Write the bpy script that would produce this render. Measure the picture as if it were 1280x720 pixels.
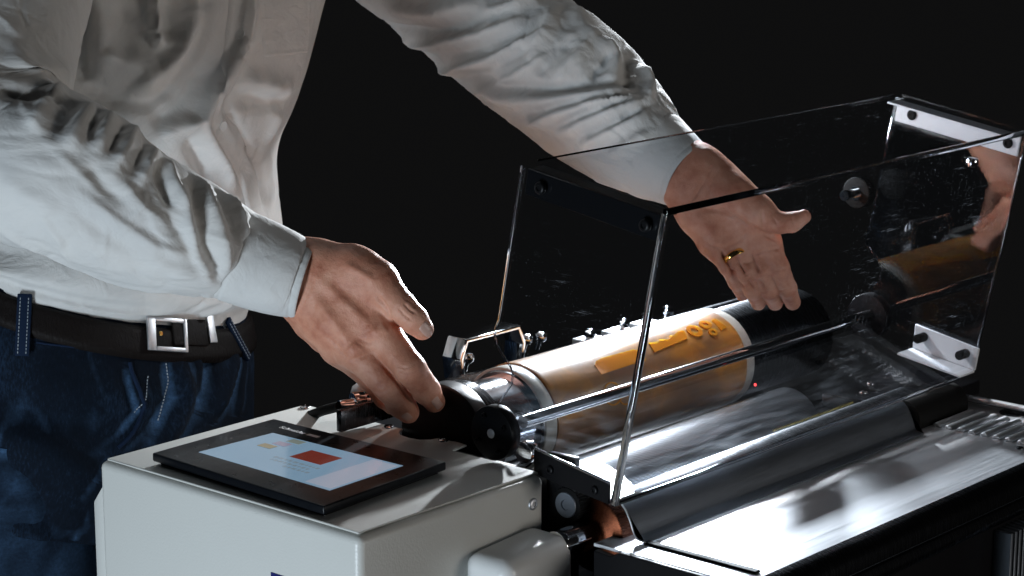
import bpy, bmesh, math
import numpy as np
from mathutils import Vector, Matrix

# ------------------------------------------------------------------ camera, world, lights
scene = bpy.context.scene
for o in list(bpy.data.objects): bpy.data.objects.remove(o)
COL = scene.collection
R = math.radians

cam_d = bpy.data.cameras.new('camera'); cam = bpy.data.objects.new('camera', cam_d); COL.objects.link(cam)
cam_d.sensor_width = 36; cam_d.lens = 36*2853/1280; cam_d.clip_end = 60; cam_d.clip_start = .05
cam.matrix_world = Matrix([[0.659071, 0.159711, -0.734927, -1.27945], [-0.752081, 0.139959, -0.644039, -1.29035], [0.0, 0.977192, 0.212359, 1.555873], [0.0, 0.0, 0.0, 1.0]])
cam_d.dof.use_dof = True; cam_d.dof.focus_distance = 2.17; cam_d.dof.aperture_fstop = 14
scene.camera = cam

world = bpy.data.worlds.new('World'); scene.world = world; world.use_nodes = True
bg = world.node_tree.nodes['Background']; bg.inputs[0].default_value = (.0046, .0046, .0047, 1); bg.inputs[1].default_value = 1

def area(name, loc, target, size, energy, color, size_y=None, spread=180):
    l = bpy.data.lights.new(name, 'AREA'); l.size = size; l.energy = energy; l.color = color; l.spread = R(spread)
    if size_y: l.shape = 'RECTANGLE'; l.size_y = size_y
    o = bpy.data.objects.new(name, l); COL.objects.link(o); o.location = loc
    o.rotation_euler = (Vector(target)-Vector(loc)).to_track_quat('-Z', 'Y').to_euler(); return o
def point(name, loc, radius, energy, color):
    l = bpy.data.lights.new(name, 'POINT'); l.shadow_soft_size = radius; l.energy = energy; l.color = color
    o = bpy.data.objects.new(name, l); COL.objects.link(o); o.location = loc; return o
def spot(name, loc, target, radius, energy, color, cone, blend):
    l = bpy.data.lights.new(name, 'SPOT'); l.shadow_soft_size = radius; l.energy = energy; l.color = color; l.spot_size = R(cone); l.spot_blend = blend
    o = bpy.data.objects.new(name, l); COL.objects.link(o); o.location = loc; o.rotation_euler = (Vector(target)-Vector(loc)).to_track_quat('-Z', 'Y').to_euler(); return o
spot('torch_behind', (1.0316, 0.4791, 1.1698), (.30, -.12, .86), .014, 95, (.88, .94, 1), 76, .35)
spot('lamp_upper', (.95, .46, 1.42), (.31, -.085, .895), .10, 330, (.88, .94, 1), 22, 1)
point('added_rim_lamp', (0.72, 0.2316, 1.2244), .007, 4.5, (.90, .95, 1))  # added second source behind the far forearm, only for its rim light
area('softbox_left', (-1.45, -.05, .50), (.1, .35, 1.10), .35, 23.5, (.77, .89, 1), .6)
area('softbox_front', (.75, -2.0, 1.02), (.50, .3, 1.12), .5, 8.3, (1, .94, .88))
area('strip_top', (.55, .95, 1.95), (.42, .1, .95), .25, 2.2, (.95, .98, 1), .9)

vs = scene.view_settings; vs.view_transform = 'Standard'; vs.look = 'None'; vs.exposure = 0; vs.gamma = 1; vs.use_curve_mapping = False

# ------------------------------------------------------------------ materials
def node(nt, kind, **kw):
    n = nt.nodes.new(kind)
    for k, v in kw.items():
        if k in n.inputs: n.inputs[k].default_value = v
        else: setattr(n, k, v)
    return n
def mat(name, color, rough=.5, metal=0, spec=.5, coat=0, aniso=0, sss=0, sheen=0, trans=0, ior=1.45):
    m = bpy.data.materials.new(name); m.use_nodes = True
    b = m.node_tree.nodes['Principled BSDF']; I = b.inputs
    I['Base Color'].default_value = (*color, 1); I['Roughness'].default_value = rough; I['Metallic'].default_value = metal
    I['Specular IOR Level'].default_value = spec; I['Coat Weight'].default_value = coat; I['Coat Roughness'].default_value = .08
    I['Anisotropic'].default_value = aniso; I['Subsurface Weight'].default_value = sss; I['Sheen Weight'].default_value = sheen
    I['Transmission Weight'].default_value = trans; I['IOR'].default_value = ior
    m['bsdf'] = b.name
    return m
def B(m): return m.node_tree.nodes[m['bsdf']]
def coords(m, which='Object', scale=(1,1,1)):
    nt = m.node_tree; t = node(nt, 'ShaderNodeTexCoord'); mp = node(nt, 'ShaderNodeMapping')
    mp.inputs['Scale'].default_value = scale; nt.links.new(t.outputs[which], mp.inputs[0]); return mp.outputs[0]
def noise(m, vec, scale, detail=4, rough=.55, dist=0):
    n = node(m.node_tree, 'ShaderNodeTexNoise', Scale=scale, Detail=detail, Roughness=rough, Distortion=dist)
    m.node_tree.links.new(vec, n.inputs['Vector']); return n.outputs['Fac']
def ramp(m, fac, stops):
    r = node(m.node_tree, 'ShaderNodeValToRGB'); m.node_tree.links.new(fac, r.inputs[0]); e = r.color_ramp.elements
    while len(e) < len(stops): e.new(.5)
    for el, (p, c) in zip(e, stops):
        el.position = p; el.color = (*c, 1) if not isinstance(c, (int, float)) else (c, c, c, 1)
    return r.outputs[0]
def bump(m, fac, strength, dist=.001, chain=None):
    b = node(m.node_tree, 'ShaderNodeBump', Strength=strength, Distance=dist); m.node_tree.links.new(fac, b.inputs['Height'])
    if chain is not None: m.node_tree.links.new(chain, b.inputs['Normal'])
    m.node_tree.links.new(b.outputs[0], B(m).inputs['Normal']); return b.outputs[0]
def link(m, out, inp): m.node_tree.links.new(out, B(m).inputs[inp])
def math_node(m, op, a, b):
    n = node(m.node_tree, 'ShaderNodeMath', operation=op)
    for i, v in enumerate((a, b)):
        if isinstance(v, (int, float)): n.inputs[i].default_value = v
        else: m.node_tree.links.new(v, n.inputs[i])
    return n.outputs[0]

M = {}
# shirt cloth: off-white twill
m = M['shirt'] = mat('shirt_cotton', (.66, .65, .63), .78, sheen=.15, spec=.25)
v = coords(m, 'UV'); 
w = node(m.node_tree, 'ShaderNodeTexWave', Scale=620, Distortion=1.5, Detail=2); w.bands_direction = 'DIAGONAL'; m.node_tree.links.new(v, w.inputs['Vector'])
b1 = bump(m, w.outputs['Fac'], .10, .0005); b2 = bump(m, noise(m, v, 420, 3), .25, .0006, b1); b3 = bump(m, noise(m, v, 34, 3, .5, 1.2), .35, .006, b2); bump(m, noise(m, v, 90, 3, .5, .8), .16, .003, b3)
link(m, ramp(m, noise(m, v, 14, 5), [(.3, (.60, .60, .59)), (.7, (.70, .69, .665))]), 'Base Color')
# jeans
m = M['denim'] = mat('denim', (.02, .04, .09), .88, spec=.12)
v = coords(m, 'UV')
w = node(m.node_tree, 'ShaderNodeTexWave', Scale=520, Distortion=1.2, Detail=2); w.bands_direction = 'DIAGONAL'; m.node_tree.links.new(v, w.inputs['Vector'])
mixf = math_node(m, 'ADD', math_node(m, 'MULTIPLY', noise(m, coords(m, 'UV', (1, .35, 1)), 420, 4, .7), .55), math_node(m, 'MULTIPLY', noise(m, v, 9, 4), .6))
link(m, ramp(m, mixf, [(.36, (.0022, .0042, .0075)), (.60, (.0042, .0082, .016)), (.86, (.018, .040, .08))]), 'Base Color')
b1 = bump(m, w.outputs['Fac'], .25, .0008); bump(m, noise(m, v, 220, 4, .7), .35, .0012, b1)
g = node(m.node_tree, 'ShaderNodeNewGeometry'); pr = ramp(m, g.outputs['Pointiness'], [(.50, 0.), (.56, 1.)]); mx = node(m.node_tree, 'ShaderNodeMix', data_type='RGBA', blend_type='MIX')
src = B(m).inputs['Base Color'].links[0].from_socket; wear_highlight = math_node(m, 'MULTIPLY', pr, math_node(m, 'MULTIPLY', noise(m, v, 300, 3, .7), 1.1))  # fold ridges paler blue: highlights put into the colour, along with wear
m.node_tree.links.new(wear_highlight, mx.inputs[0]); m.node_tree.links.new(src, mx.inputs[6]); mx.inputs[7].default_value = (.11, .24, .46, 1); link(m, mx.outputs[2], 'Base Color')
m = M['denim_dark'] = mat('denim_dark', (.008, .017, .04), .88, spec=.12); v = coords(m); bump(m, noise(m, v, 400, 4, .7), .4, .001)
M['denim_thread'] = mat('denim_thread', (.30, .34, .38), .8)
# leather belt
m = M['leather'] = mat('belt_leather', (.007, .005, .0045), .5, spec=.15)
v = coords(m, 'Object', (9, 9, 2)); bump(m, noise(m, v, 40, 6, .7), .6, .002)
# skin
m = M['skin'] = mat('skin', (.5, .27, .19), .46, sss=.12, spec=.4)
B(m).inputs['Subsurface Radius'].default_value = (.008, .003, .0015); B(m).inputs['Subsurface Scale'].default_value = .6
v = coords(m)
link(m, ramp(m, noise(m, v, 45, 6, .62), [(.30, (.45, .165, .10)), (.5, (.60, .27, .175)), (.70, (.69, .36, .25))]), 'Base Color')
vo = node(m.node_tree, 'ShaderNodeTexVoronoi', Scale=900); m.node_tree.links.new(v, vo.inputs['Vector'])
b1 = bump(m, vo.outputs['Distance'], .30, .0007); b2 = bump(m, noise(m, v, 210, 5, .65), .45, .0014, b1); bump(m, noise(m, coords(m, 'Object', (1, 1, .45)), 620, 3, .6), .3, .0008, b2)
M['nail'] = mat('finger_nail', (.58, .36, .29), .28)
M['gold'] = mat('gold', (.95, .62, .18), .16, 1)
# machine paints and metals
m = M['paint'] = mat('cream_paint', (.60, .605, .575), .36, spec=.5)
v = coords(m); bump(m, noise(m, v, 420, 3, .5), .17, .0012)
link(m, ramp(m, noise(m, v, 26, 6, .7), [(.35, .30), (.7, .42)]), 'Roughness')
M['white_plastic'] = mat('white_plastic', (.70, .71, .70), .3)
m = M['black'] = mat('black_anodised', (.006, .006, .007), .34, spec=.16)
v = coords(m); bump(m, noise(m, v, 300, 3), .08, .001)
m = M['bezel'] = mat('bezel_plastic', (.005, .006, .008), .30, spec=.2)
v = coords(m); link(m, ramp(m, noise(m, v, 90, 5, .7), [(.35, .27), (.75, .36)]), 'Roughness')
def metal(name, col, rough, stretch, strength, scale=60):
    m = mat(name, col, rough, 1); v = coords(m, 'Object', stretch)
    n = noise(m, v, scale, 5, .7); link(m, ramp(m, n, [(.3, max(rough-.08, .03)), (.7, rough+.1)]), 'Roughness'); bump(m, n, strength, .0006); return m
M['steel_turned'] = metal('turned_steel', (.50, .53, .58), .13, (30, 1, 1), .025)      # fine rings round an X shaft
M['steel'] = metal('brushed_steel', (.66, .67, .69), .47, (.15, 7, 7), .012)          # brushed along X
M['chrome'] = mat('chrome', (.72, .73, .75), .08, 1)
M['dark_steel'] = metal('dark_steel', (.075, .08, .09), .24, (30, 1, 1), .03)
M['guard'] = metal('guard_sheet', (.20, .225, .26), .5, (.6, 14, 14), .12)
M['bracket_lit'] = mat('bracket_lit_grey', (.62, .63, .66), .45)  # right-hand brackets: the light falling on them put into a pale grey
M['rubber'] = mat('black_rubber', (.008, .008, .008), .6, spec=.1)
m = M['gloss_black'] = mat('gloss_black_base', (.006, .006, .007), .07, coat=.5)
m = M['copper'] = metal('copper', (.075, .024, .012), .25, (1, 30, 30), .25)
m = M['band'] = mat('clear_band', (.33, .32, .29), .3, sss=.2, coat=.4); B(m).inputs['Subsurface Radius'].default_value = (.01, .01, .01)
m = M['anilox'] = mat('engraved_steel', (.62, .64, .68), .3, 1)
v = coords(m); w = node(m.node_tree, 'ShaderNodeTexWave', Scale=95, Distortion=.3); w.bands_direction = 'DIAGONAL'; m.node_tree.links.new(v, w.inputs['Vector']); bump(m, w.outputs['Fac'], .25, .0008)
# amber printing plate: resin that lets the light behind it through
m = M['plate'] = mat('amber_resin', (.42, .19, .05), .36, sss=.28, coat=.3)
B(m).inputs['Subsurface Radius'].default_value = (.012, .005, .001); B(m).inputs['Subsurface Scale'].default_value = .7
v = coords(m, 'Object', (1, 1, 1))
link(m, ramp(m, noise(m, v, 13, 4, .6, .6), [(.36, (.12, .064, .032)), (.52, (.20, .095, .032)), (.66, (.34, .145, .020))]), 'Base Color')
bump(m, noise(m, v, 120, 4), .12, .001)
m = M['relief'] = mat('amber_relief', (.36, .125, .010), .22, sss=.35, coat=.7)
B(m).inputs['Subsurface Radius'].default_value = (.03, .012, .002); B(m).inputs['Subsurface Scale'].default_value = .8
# screen
def emit(name, col, strength, rough=.12):
    m = mat(name, (.02, .02, .02), rough); B(m).inputs['Emission Color'].default_value = (*col, 1); B(m).inputs['Emission Strength'].default_value = strength; return m
m = M['display'] = emit('display', (.36, .58, .80), .42)
M['tile_red'] = emit('display_red', (.34, .06, .04), .36); M['tile_grey'] = emit('display_grey', (.34, .40, .36), .42)
M['tile_ochre'] = emit('display_ochre', (.42, .36, .20), .42); M['tile_lilac'] = emit('display_lilac', (.42, .38, .52), .45)
M['tile_text'] = emit('display_text', (.28, .38, .46), .5)
M['print_white'] = mat('print_white', (.7, .7, .7), .5); M['print_blue'] = mat('print_blue', (.01, .015, .12), .4)
M['led_yellow'] = emit('led_yellow', (1, .75, .05), 2); M['led_red'] = emit('led_red', (1, .06, .06), 3)
M['brass'] = mat('brass', (.75, .55, .10), .22, 1)
M['floor'] = mat('studio_floor', (.012, .012, .013), .6)
# acrylic sheet: see-through with a Fresnel reflection, dust and fine scratches
def acrylic(name, dust, tint=(.93, .95, .97), refl=1.0, wear_highlight=0.0):
    m = bpy.data.materials.new(name); m.use_nodes = True; nt = m.node_tree; nt.nodes.clear()
    out = node(nt, 'ShaderNodeOutputMaterial'); tr = node(nt, 'ShaderNodeBsdfTransparent', Color=(*tint, 1))
    gl = node(nt, 'ShaderNodeBsdfGlossy', Roughness=.015); lw = node(nt, 'ShaderNodeLayerWeight', Blend=.5); fp = node(nt, 'ShaderNodeMath', operation='POWER'); fp.inputs[1].default_value = 5; nt.links.new(lw.outputs['Facing'], fp.inputs[0]); fr = node(nt, 'ShaderNodeMath', operation='MULTIPLY_ADD'); fr.inputs[1].default_value = .95; fr.inputs[2].default_value = .04; nt.links.new(fp.outputs[0], fr.inputs[0])
    mu = node(nt, 'ShaderNodeMath', operation='MULTIPLY'); mu.inputs[1].default_value = refl; mu.use_clamp = True; nt.links.new(fr.outputs[0], mu.inputs[0])
    mx = node(nt, 'ShaderNodeMixShader'); nt.links.new(mu.outputs[0], mx.inputs[0]); nt.links.new(tr.outputs[0], mx.inputs[1]); nt.links.new(gl.outputs[0], mx.inputs[2])
    tc = node(nt, 'ShaderNodeTexCoord'); 
    def tex(scale, st, rot, lo, hi, detail=3, sc2=1):
        mp = node(nt, 'ShaderNodeMapping'); mp.inputs['Scale'].default_value = st; mp.inputs['Rotation'].default_value = rot
        nt.links.new(tc.outputs['Object'], mp.inputs[0]); n = node(nt, 'ShaderNodeTexNoise', Scale=scale, Detail=detail, Roughness=.6); nt.links.new(mp.outputs[0], n.inputs['Vector'])
        r = node(nt, 'ShaderNodeMapRange'); r.inputs[1].default_value = lo; r.inputs[2].default_value = hi; r.inputs[4].default_value = sc2; nt.links.new(n.outputs['Fac'], r.inputs[0]); return r.outputs[0]
    def op(o, a, b):
        n = node(nt, 'ShaderNodeMath', operation=o); nt.links.new(a, n.inputs[0])
        if isinstance(b, float): n.inputs[1].default_value = b
        else: nt.links.new(b, n.inputs[1])
        return n.outputs[0]
    scr = op('MAXIMUM', tex(40, (1, 1, 22), (0, .65, 0), .66, .78), tex(55, (20, 1, 1), (0, .35, 0), .68, .8))
    scr = op('MULTIPLY', scr, tex(9, (1, 1, 1), (0, 0, 0), .48, .66))
    specks = tex(560, (1, 1, 1), (0, 0, 0), .76, .84, 1)
    # handled patch low on the sheet, near the corner: bluish swirls of fine scratches
    def grad(axis, lo, hi):
        sx = node(nt, 'ShaderNodeSeparateXYZ'); nt.links.new(tc.outputs['Object'], sx.inputs[0]); r = node(nt, 'ShaderNodeMapRange'); r.inputs[1].default_value = lo; r.inputs[2].default_value = hi; nt.links.new(sx.outputs[axis], r.inputs[0]); return r.outputs[0]
    patch_ = op('MULTIPLY', op('MULTIPLY', grad(0, .64, .36), grad(2, 1.03, .955)), tex(26, (.6, 1, 7), (0, .45, 0), .46, .82))
    scr = op('ADD', scr, op('MULTIPLY', patch_, float(wear_highlight)))
    tot = op('MULTIPLY', op('MAXIMUM', scr, specks), float(dust))
    df = node(nt, 'ShaderNodeBsdfTranslucent', Color=(.8, .86, .95, 1)); d2 = node(nt, 'ShaderNodeBsdfGlossy', Roughness=.38, Color=(.8, .86, .95, 1)); dm = node(nt, 'ShaderNodeMixShader', Fac=.45)
    nt.links.new(df.outputs[0], dm.inputs[1]); nt.links.new(d2.outputs[0], dm.inputs[2])
    m2 = node(nt, 'ShaderNodeMixShader'); nt.links.new(tot, m2.inputs[0]); nt.links.new(mx.outputs[0], m2.inputs[1]); nt.links.new(dm.outputs[0], m2.inputs[2])
    nt.links.new(m2.outputs[0], out.inputs[0]); return m
M['acrylic'] = acrylic('acrylic_sheet', .13, wear_highlight=1.1); M['acrylic_end'] = acrylic('acrylic_end_sheet', .05, (.85, .87, .9), 1.05); M['acrylic_top'] = acrylic('acrylic_top_sheet', .16, refl=.5)
M['acrylic_edge'] = mat('acrylic_edge', (.90, .93, .98), .03, trans=1, ior=1.49)

# ------------------------------------------------------------------ builders
def finish(name, me, m, parent, smooth=True, angle=38):
    o = bpy.data.objects.new(name, me); COL.objects.link(o)
    if m is not None: me.materials.append(m)
    if smooth:
        me.shade_smooth()
        if angle: me.set_sharp_from_angle(angle=R(angle))
    if parent is not None:
        o.parent = parent
        if parent.type == 'EMPTY': o.matrix_parent_inverse = Matrix.Translation(-parent.location)
    return o
def thing(name, label, cat, loc, group=None):
    o = bpy.data.objects.new(name, None); COL.objects.link(o); o.location = loc; o['label'] = label; o['category'] = cat; o.empty_display_size = .05
    if group: o['group'] = group
    return o
def from_bm(name, bm, m, parent, smooth=True, angle=38):
    bmesh.ops.recalc_face_normals(bm, faces=bm.faces)
    me = bpy.data.meshes.new(name); bm.to_mesh(me); bm.free(); return finish(name, me, m, parent, smooth, angle)
def bevel(bm, w, seg=2):
    if w: bmesh.ops.bevel(bm, geom=list(bm.edges), offset=w, segments=seg, profile=.5, affect='EDGES', clamp_overlap=True)
def add_box(bm, lo, hi, bev=0, seg=2, mtx=None):
    t = bmesh.new(); bmesh.ops.create_cube(t, size=1)
    for v in t.verts:
        v.co = Vector([lo[i]+(v.co[i]+.5)*(hi[i]-lo[i]) for i in range(3)])
    bevel(t, bev, seg)
    if mtx: t.transform(mtx)
    me = bpy.data.meshes.new('t'); t.to_mesh(me); t.free(); bm.from_mesh(me); bpy.data.meshes.remove(me)
def box(name, lo, hi, m, parent, bev=.001, seg=2, mtx=None):
    bm = bmesh.new(); add_box(bm, lo, hi, bev, seg, mtx); return from_bm(name, bm, m, parent)
def prism(name, pts, axis, a0, a1, m, parent, bev=0, seg=2):
    """polygon pts in the two other axes, swept along axis"""
    bm = bmesh.new(); vs_ = []
    for a in (a0, a1):
        for p, q in pts: vs_.append(bm.verts.new({'x': (a, p, q), 'y': (p, a, q), 'z': (p, q, a)}[axis]))
    n = len(pts)
    bm.faces.new(vs_[:n]); bm.faces.new(vs_[n:][::-1])
    for i in range(n): bm.faces.new((vs_[i], vs_[(i+1) % n], vs_[n+(i+1) % n], vs_[n+i]))
    bmesh.ops.recalc_face_normals(bm, faces=bm.faces); bevel(bm, bev, seg); return from_bm(name, bm, m, parent)
def add_lathe(bm, prof, base, axis, seg=48, knurl=0, kd=0):
    """prof: (along, radius) list from a point base along unit axis; closed at both ends"""
    ax = Vector(axis).normalized(); u = ax.orthogonal().normalized(); w_ = ax.cross(u); base = Vector(base); rings = []
    for h, r in prof:
        ring = []
        for k in range(seg):
            a = 2*math.pi*k/seg; rr = r*(1+(kd if knurl and (k % 2) else 0)); ring.append(bm.verts.new(base+ax*h+(u*math.cos(a)+w_*math.sin(a))*rr))
        rings.append(ring)
    for a_, b_ in zip(rings, rings[1:]):
        for k in range(seg): bm.faces.new((a_[k], a_[(k+1) % seg], b_[(k+1) % seg], b_[k]))
    bm.faces.new(rings[0][::-1]); bm.faces.new(rings[-1])
def lathe(name, prof, base, axis, m, parent, seg=64, knurl=0, kd=0):
    bm = bmesh.new(); add_lathe(bm, prof, base, axis, seg, knurl, kd); return from_bm(name, bm, m, parent)
def rounded(h0, h1, r, e=.0008):
    return [(h0, r-e), (h0+e*.3, r-e*.3), (h0+e, r), (h1-e, r), (h1-e*.3, r-e*.3), (h1, r-e)]
def tube(name, pts, r, m, parent, seg=10):
    pts = [Vector(p) for p in pts]; bm = bmesh.new(); rings = []; up = Vector((.13, .21, .97))
    for i, p in enumerate(pts):
        t = (pts[min(i+1, len(pts)-1)]-pts[max(i-1, 0)]).normalized(); u = t.cross(up).normalized(); w_ = t.cross(u)
        rings.append([bm.verts.new(p+(u*math.cos(2*math.pi*k/seg)+w_*math.sin(2*math.pi*k/seg))*r) for k in range(seg)])
    for a_, b_ in zip(rings, rings[1:]):
        for k in range(seg): bm.faces.new((a_[k], a_[(k+1) % seg], b_[(k+1) % seg], b_[k]))
    bm.faces.new(rings[0]); bm.faces.new(rings[-1][::-1]); return from_bm(name, bm, m, parent)
_screw = {}
def screw(parent, loc, axis, m, r=.0035, name='screw'):
    key = (m.name, r)
    if key not in _screw:
        bm = bmesh.new(); add_lathe(bm, [(-.002, r), (.0006, r), (.0014, r*.93), (.0021, r*.72), (.0021, r*.46), (.0008, r*.42)], (0, 0, 0), (0, 0, 1), 24)
        bmesh.ops.recalc_face_normals(bm, faces=bm.faces); me = bpy.data.meshes.new('screw'); bm.to_mesh(me); bm.free(); me.materials.append(m); me.shade_smooth(); me.set_sharp_from_angle(angle=R(40)); _screw[key] = me
    o = bpy.data.objects.new(name, _screw[key]); COL.objects.link(o); o.parent = parent
    q = Vector(axis).to_track_quat('Z', 'Y').to_matrix().to_4x4(); o.matrix_local = Matrix.Translation(Vector(loc)-(parent.location if parent.type == 'EMPTY' else Vector()))@q
    return o

# ------------------------------------------------------------------ cloth and flesh maths (numpy)
#<shape>
def catmull(P, n):
    P = np.asarray(P, float); Q = np.vstack([2*P[0]-P[1], P, 2*P[-1]-P[-2]])
    L = np.r_[0, np.cumsum(np.linalg.norm(np.diff(P[:, :3], axis=0), axis=1))]; s = np.linspace(0, L[-1], n)
    i = np.clip(np.searchsorted(L, s, 'right')-1, 0, len(P)-2); t = ((s-L[i])/(L[i+1]-L[i]))[:, None]
    a, b, c, d = Q[i], Q[i+1], Q[i+2], Q[i+3]
    return .5*(2*b+(c-a)*t+(2*a-5*b+4*c-d)*t**2+(3*b-a-3*c+d)*t**3)
def loft_tube(rings, n, m_, ref):
    """rings: x,y,z,r ; frame carried along the curve from the reference direction"""
    S = catmull(rings, n); c = S[:, :3]; r = S[:, 3]
    T = np.gradient(c, axis=0); T /= np.linalg.norm(T, axis=1)[:, None]
    for _ in range(6): T = np.vstack([T[:1], (T[:-2]+2*T[1:-1]+T[2:])/4, T[-1:]])
    T /= np.linalg.norm(T, axis=1)[:, None]
    u = np.asarray(ref, float)-T@np.asarray(ref, float)[:, None]*T; u /= np.linalg.norm(u, axis=1)[:, None]; w = np.cross(T, u)
    th = np.linspace(0, 2*np.pi, m_, endpoint=False)
    return c[:, None]+r[:, None, None]*(np.cos(th)[None, :, None]*u[:, None]+np.sin(th)[None, :, None]*w[:, None])
def loft_ring(rings, n, m_, ex=2.0):
    """rings: x,y,z,a,b ; flat rings with half widths a along X, b along Y"""
    S = catmull(rings, n); th = np.linspace(0, 2*np.pi, m_, endpoint=False)
    c, s = np.cos(th), np.sin(th); c = np.sign(c)*abs(c)**(2/ex); s = np.sign(s)*abs(s)**(2/ex)
    V = np.repeat(S[:, None, :3], m_, 1).copy(); V[:, :, 0] += S[:, 3:4]*c; V[:, :, 1] += S[:, 4:5]*s; return V
def grid_normals(V):
    du = np.roll(V, -1, 1)-np.roll(V, 1, 1); dv = np.gradient(V, axis=0); N = np.cross(du, dv); N /= np.linalg.norm(N, axis=2)[:, :, None]+1e-9
    c = V.mean(1, keepdims=True); s = np.sign(((V-c)*N).sum(2).mean()); return N*s
def round_cone(P, a, b, ra, rb):
    a = np.asarray(a); b = np.asarray(b); d = b-a; t = np.clip(((P-a)@d)/(d@d), 0, 1)
    return np.linalg.norm(P-a-t[:, None]*d, axis=1)-(ra+(rb-ra)*t)
def smin(a, b, k):
    h = np.clip(k-abs(a-b), 0, None)/k; return np.minimum(a, b)-h*h*k*.25
def chain_sdf(P, ch, k=.004):
    d = None
    for (p, r0), (q, r1) in zip(ch, ch[1:]):
        e = round_cone(P, p, q, r0, r1); d = e if d is None else smin(d, e, k)
    return d
def surface_nets(fn, lo, hi, h):
    """closed mesh of fn = 0 on a grid of step h"""
    lo = np.array(lo); n = np.ceil((np.array(hi)-lo)/h).astype(int)+1
    ax = [lo[i]+h*np.arange(n[i]) for i in range(3)]
    P = np.stack(np.meshgrid(*ax, indexing='ij'), -1).reshape(-1, 3); D = np.empty(len(P))
    for s in range(0, len(P), 400000): D[s:s+400000] = fn(P[s:s+400000])
    D = D.reshape(n); I = D < 0
    corners = [(i, j, k) for i in (0, 1) for j in (0, 1) for k in (0, 1)]
    sl = lambda A, c: A[c[0]:A.shape[0]-1+c[0], c[1]:A.shape[1]-1+c[1], c[2]:A.shape[2]-1+c[2]]
    cnt = sum(sl(I, c).astype(int) for c in corners); act = (cnt > 0) & (cnt < 8)
    acc = np.zeros(act.shape+(3,)); num = np.zeros(act.shape)
    for c in corners:
        for a in range(3):
            if c[a]: continue
            e = list(c); e[a] = 1; d0, d1 = sl(D, c), sl(D, tuple(e)); x = (d0 < 0) != (d1 < 0)
            t = np.where(x, d0/np.where(x, d0-d1, 1), 0)
            pos = np.zeros(act.shape+(3,)); pos[...] = c; pos[..., a] += t; acc += pos*x[..., None]; num += x
    idx = -np.ones(act.shape, int); idx[act] = np.arange(act.sum())
    g = np.argwhere(act); V = lo+h*(g+acc[act]/num[act][:, None]); F = []
    for a in range(3):
        b, c = (a+1) % 3, (a+2) % 3
        s0 = [slice(1, -1)]*3; s0[a] = slice(0, -1); s1 = [slice(1, -1)]*3; s1[a] = slice(1, None)
        d0, d1 = I[tuple(s0)], I[tuple(s1)]
        for flip in (0, 1):
            w = np.argwhere((d0 & ~d1) if flip else (~d0 & d1)); w = w.copy(); w[:, b] += 1; w[:, c] += 1
            def cell(ob, oc):
                q = w.copy(); q[:, b] -= ob; q[:, c] -= oc; return idx[q[:, 0], q[:, 1], q[:, 2]]
            quad = np.stack([cell(0, 0), cell(1, 0), cell(1, 1), cell(0, 1)], 1); F.append(quad[:, ::-1] if not flip else quad)
    return V, np.vstack(F)
def vnormals(V, F):
    n = np.cross(V[F[:, 2]]-V[F[:, 0]], V[F[:, 3]]-V[F[:, 1]]); N = np.zeros_like(V)
    for k in range(4): np.add.at(N, F[:, k], n)
    return N/(np.linalg.norm(N, axis=1)[:, None]+1e-12)
_rs = np.random.RandomState(7); _perm = np.r_[_rs.permutation(256), _rs.permutation(256)]; _perm[256:] = _perm[:256]; _g = _rs.randn(256, 3); _g /= np.linalg.norm(_g, axis=1)[:, None]
def perlin(P):
    i = np.floor(P).astype(int); f_ = P-i; i &= 255; u = f_*f_*f_*(f_*(f_*6-15)+10); out = 0
    for a in (0, 1):
        for b in (0, 1):
            for c in (0, 1):
                hsh = _perm[_perm[_perm[i[:, 0]+a]+((i[:, 1]+b) & 255)]+((i[:, 2]+c) & 255)]
                w = (u[:, 0] if a else 1-u[:, 0])*(u[:, 1] if b else 1-u[:, 1])*(u[:, 2] if c else 1-u[:, 2])
                out = out+w*((f_-np.array([a, b, c]))*_g[hsh & 255]).sum(1)
    return out
def strokes(V, N, folds):
    """folds: (points on the cloth, height, width, lean): a ridge (or crease when height < 0) along a line,
    steep on one side when lean is not 0; ends taper"""
    D = np.zeros(len(V))
    for pts, hgt, wid, lean in folds:
        p = np.asarray(pts, float); near = np.where((np.abs(V-p.mean(0)).max(1) < np.abs(p-p.mean(0)).max()+4*wid))[0]
        if not len(near): continue
        Q = V[near]; NN = N[near]; best = np.full(len(Q), 9.); sg = np.zeros(len(Q)); tt = np.zeros(len(Q)); L = np.r_[0, np.cumsum(np.linalg.norm(np.diff(p, axis=0), axis=1))]
        for k in range(len(p)-1):
            d = p[k+1]-p[k]; t = np.clip(((Q-p[k])@d)/(d@d), 0, 1); w = Q-p[k]-t[:, None]*d; dist = np.linalg.norm(w, axis=1)
            side = (np.cross(NN, np.broadcast_to(d/np.linalg.norm(d), NN.shape))*w).sum(1); m_ = dist < best
            best[m_] = dist[m_]; sg[m_] = side[m_]; tt[m_] = (L[k]+t[m_]*np.linalg.norm(d))/L[-1]
        wl = wid*np.where(sg > 0, 1-lean, 1+lean)
        D[near] += hgt*np.exp(-(best/wl)**2)*np.clip(np.minimum(tt, 1-tt)*5+.12, 0, 1)**.7
    return D
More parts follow.
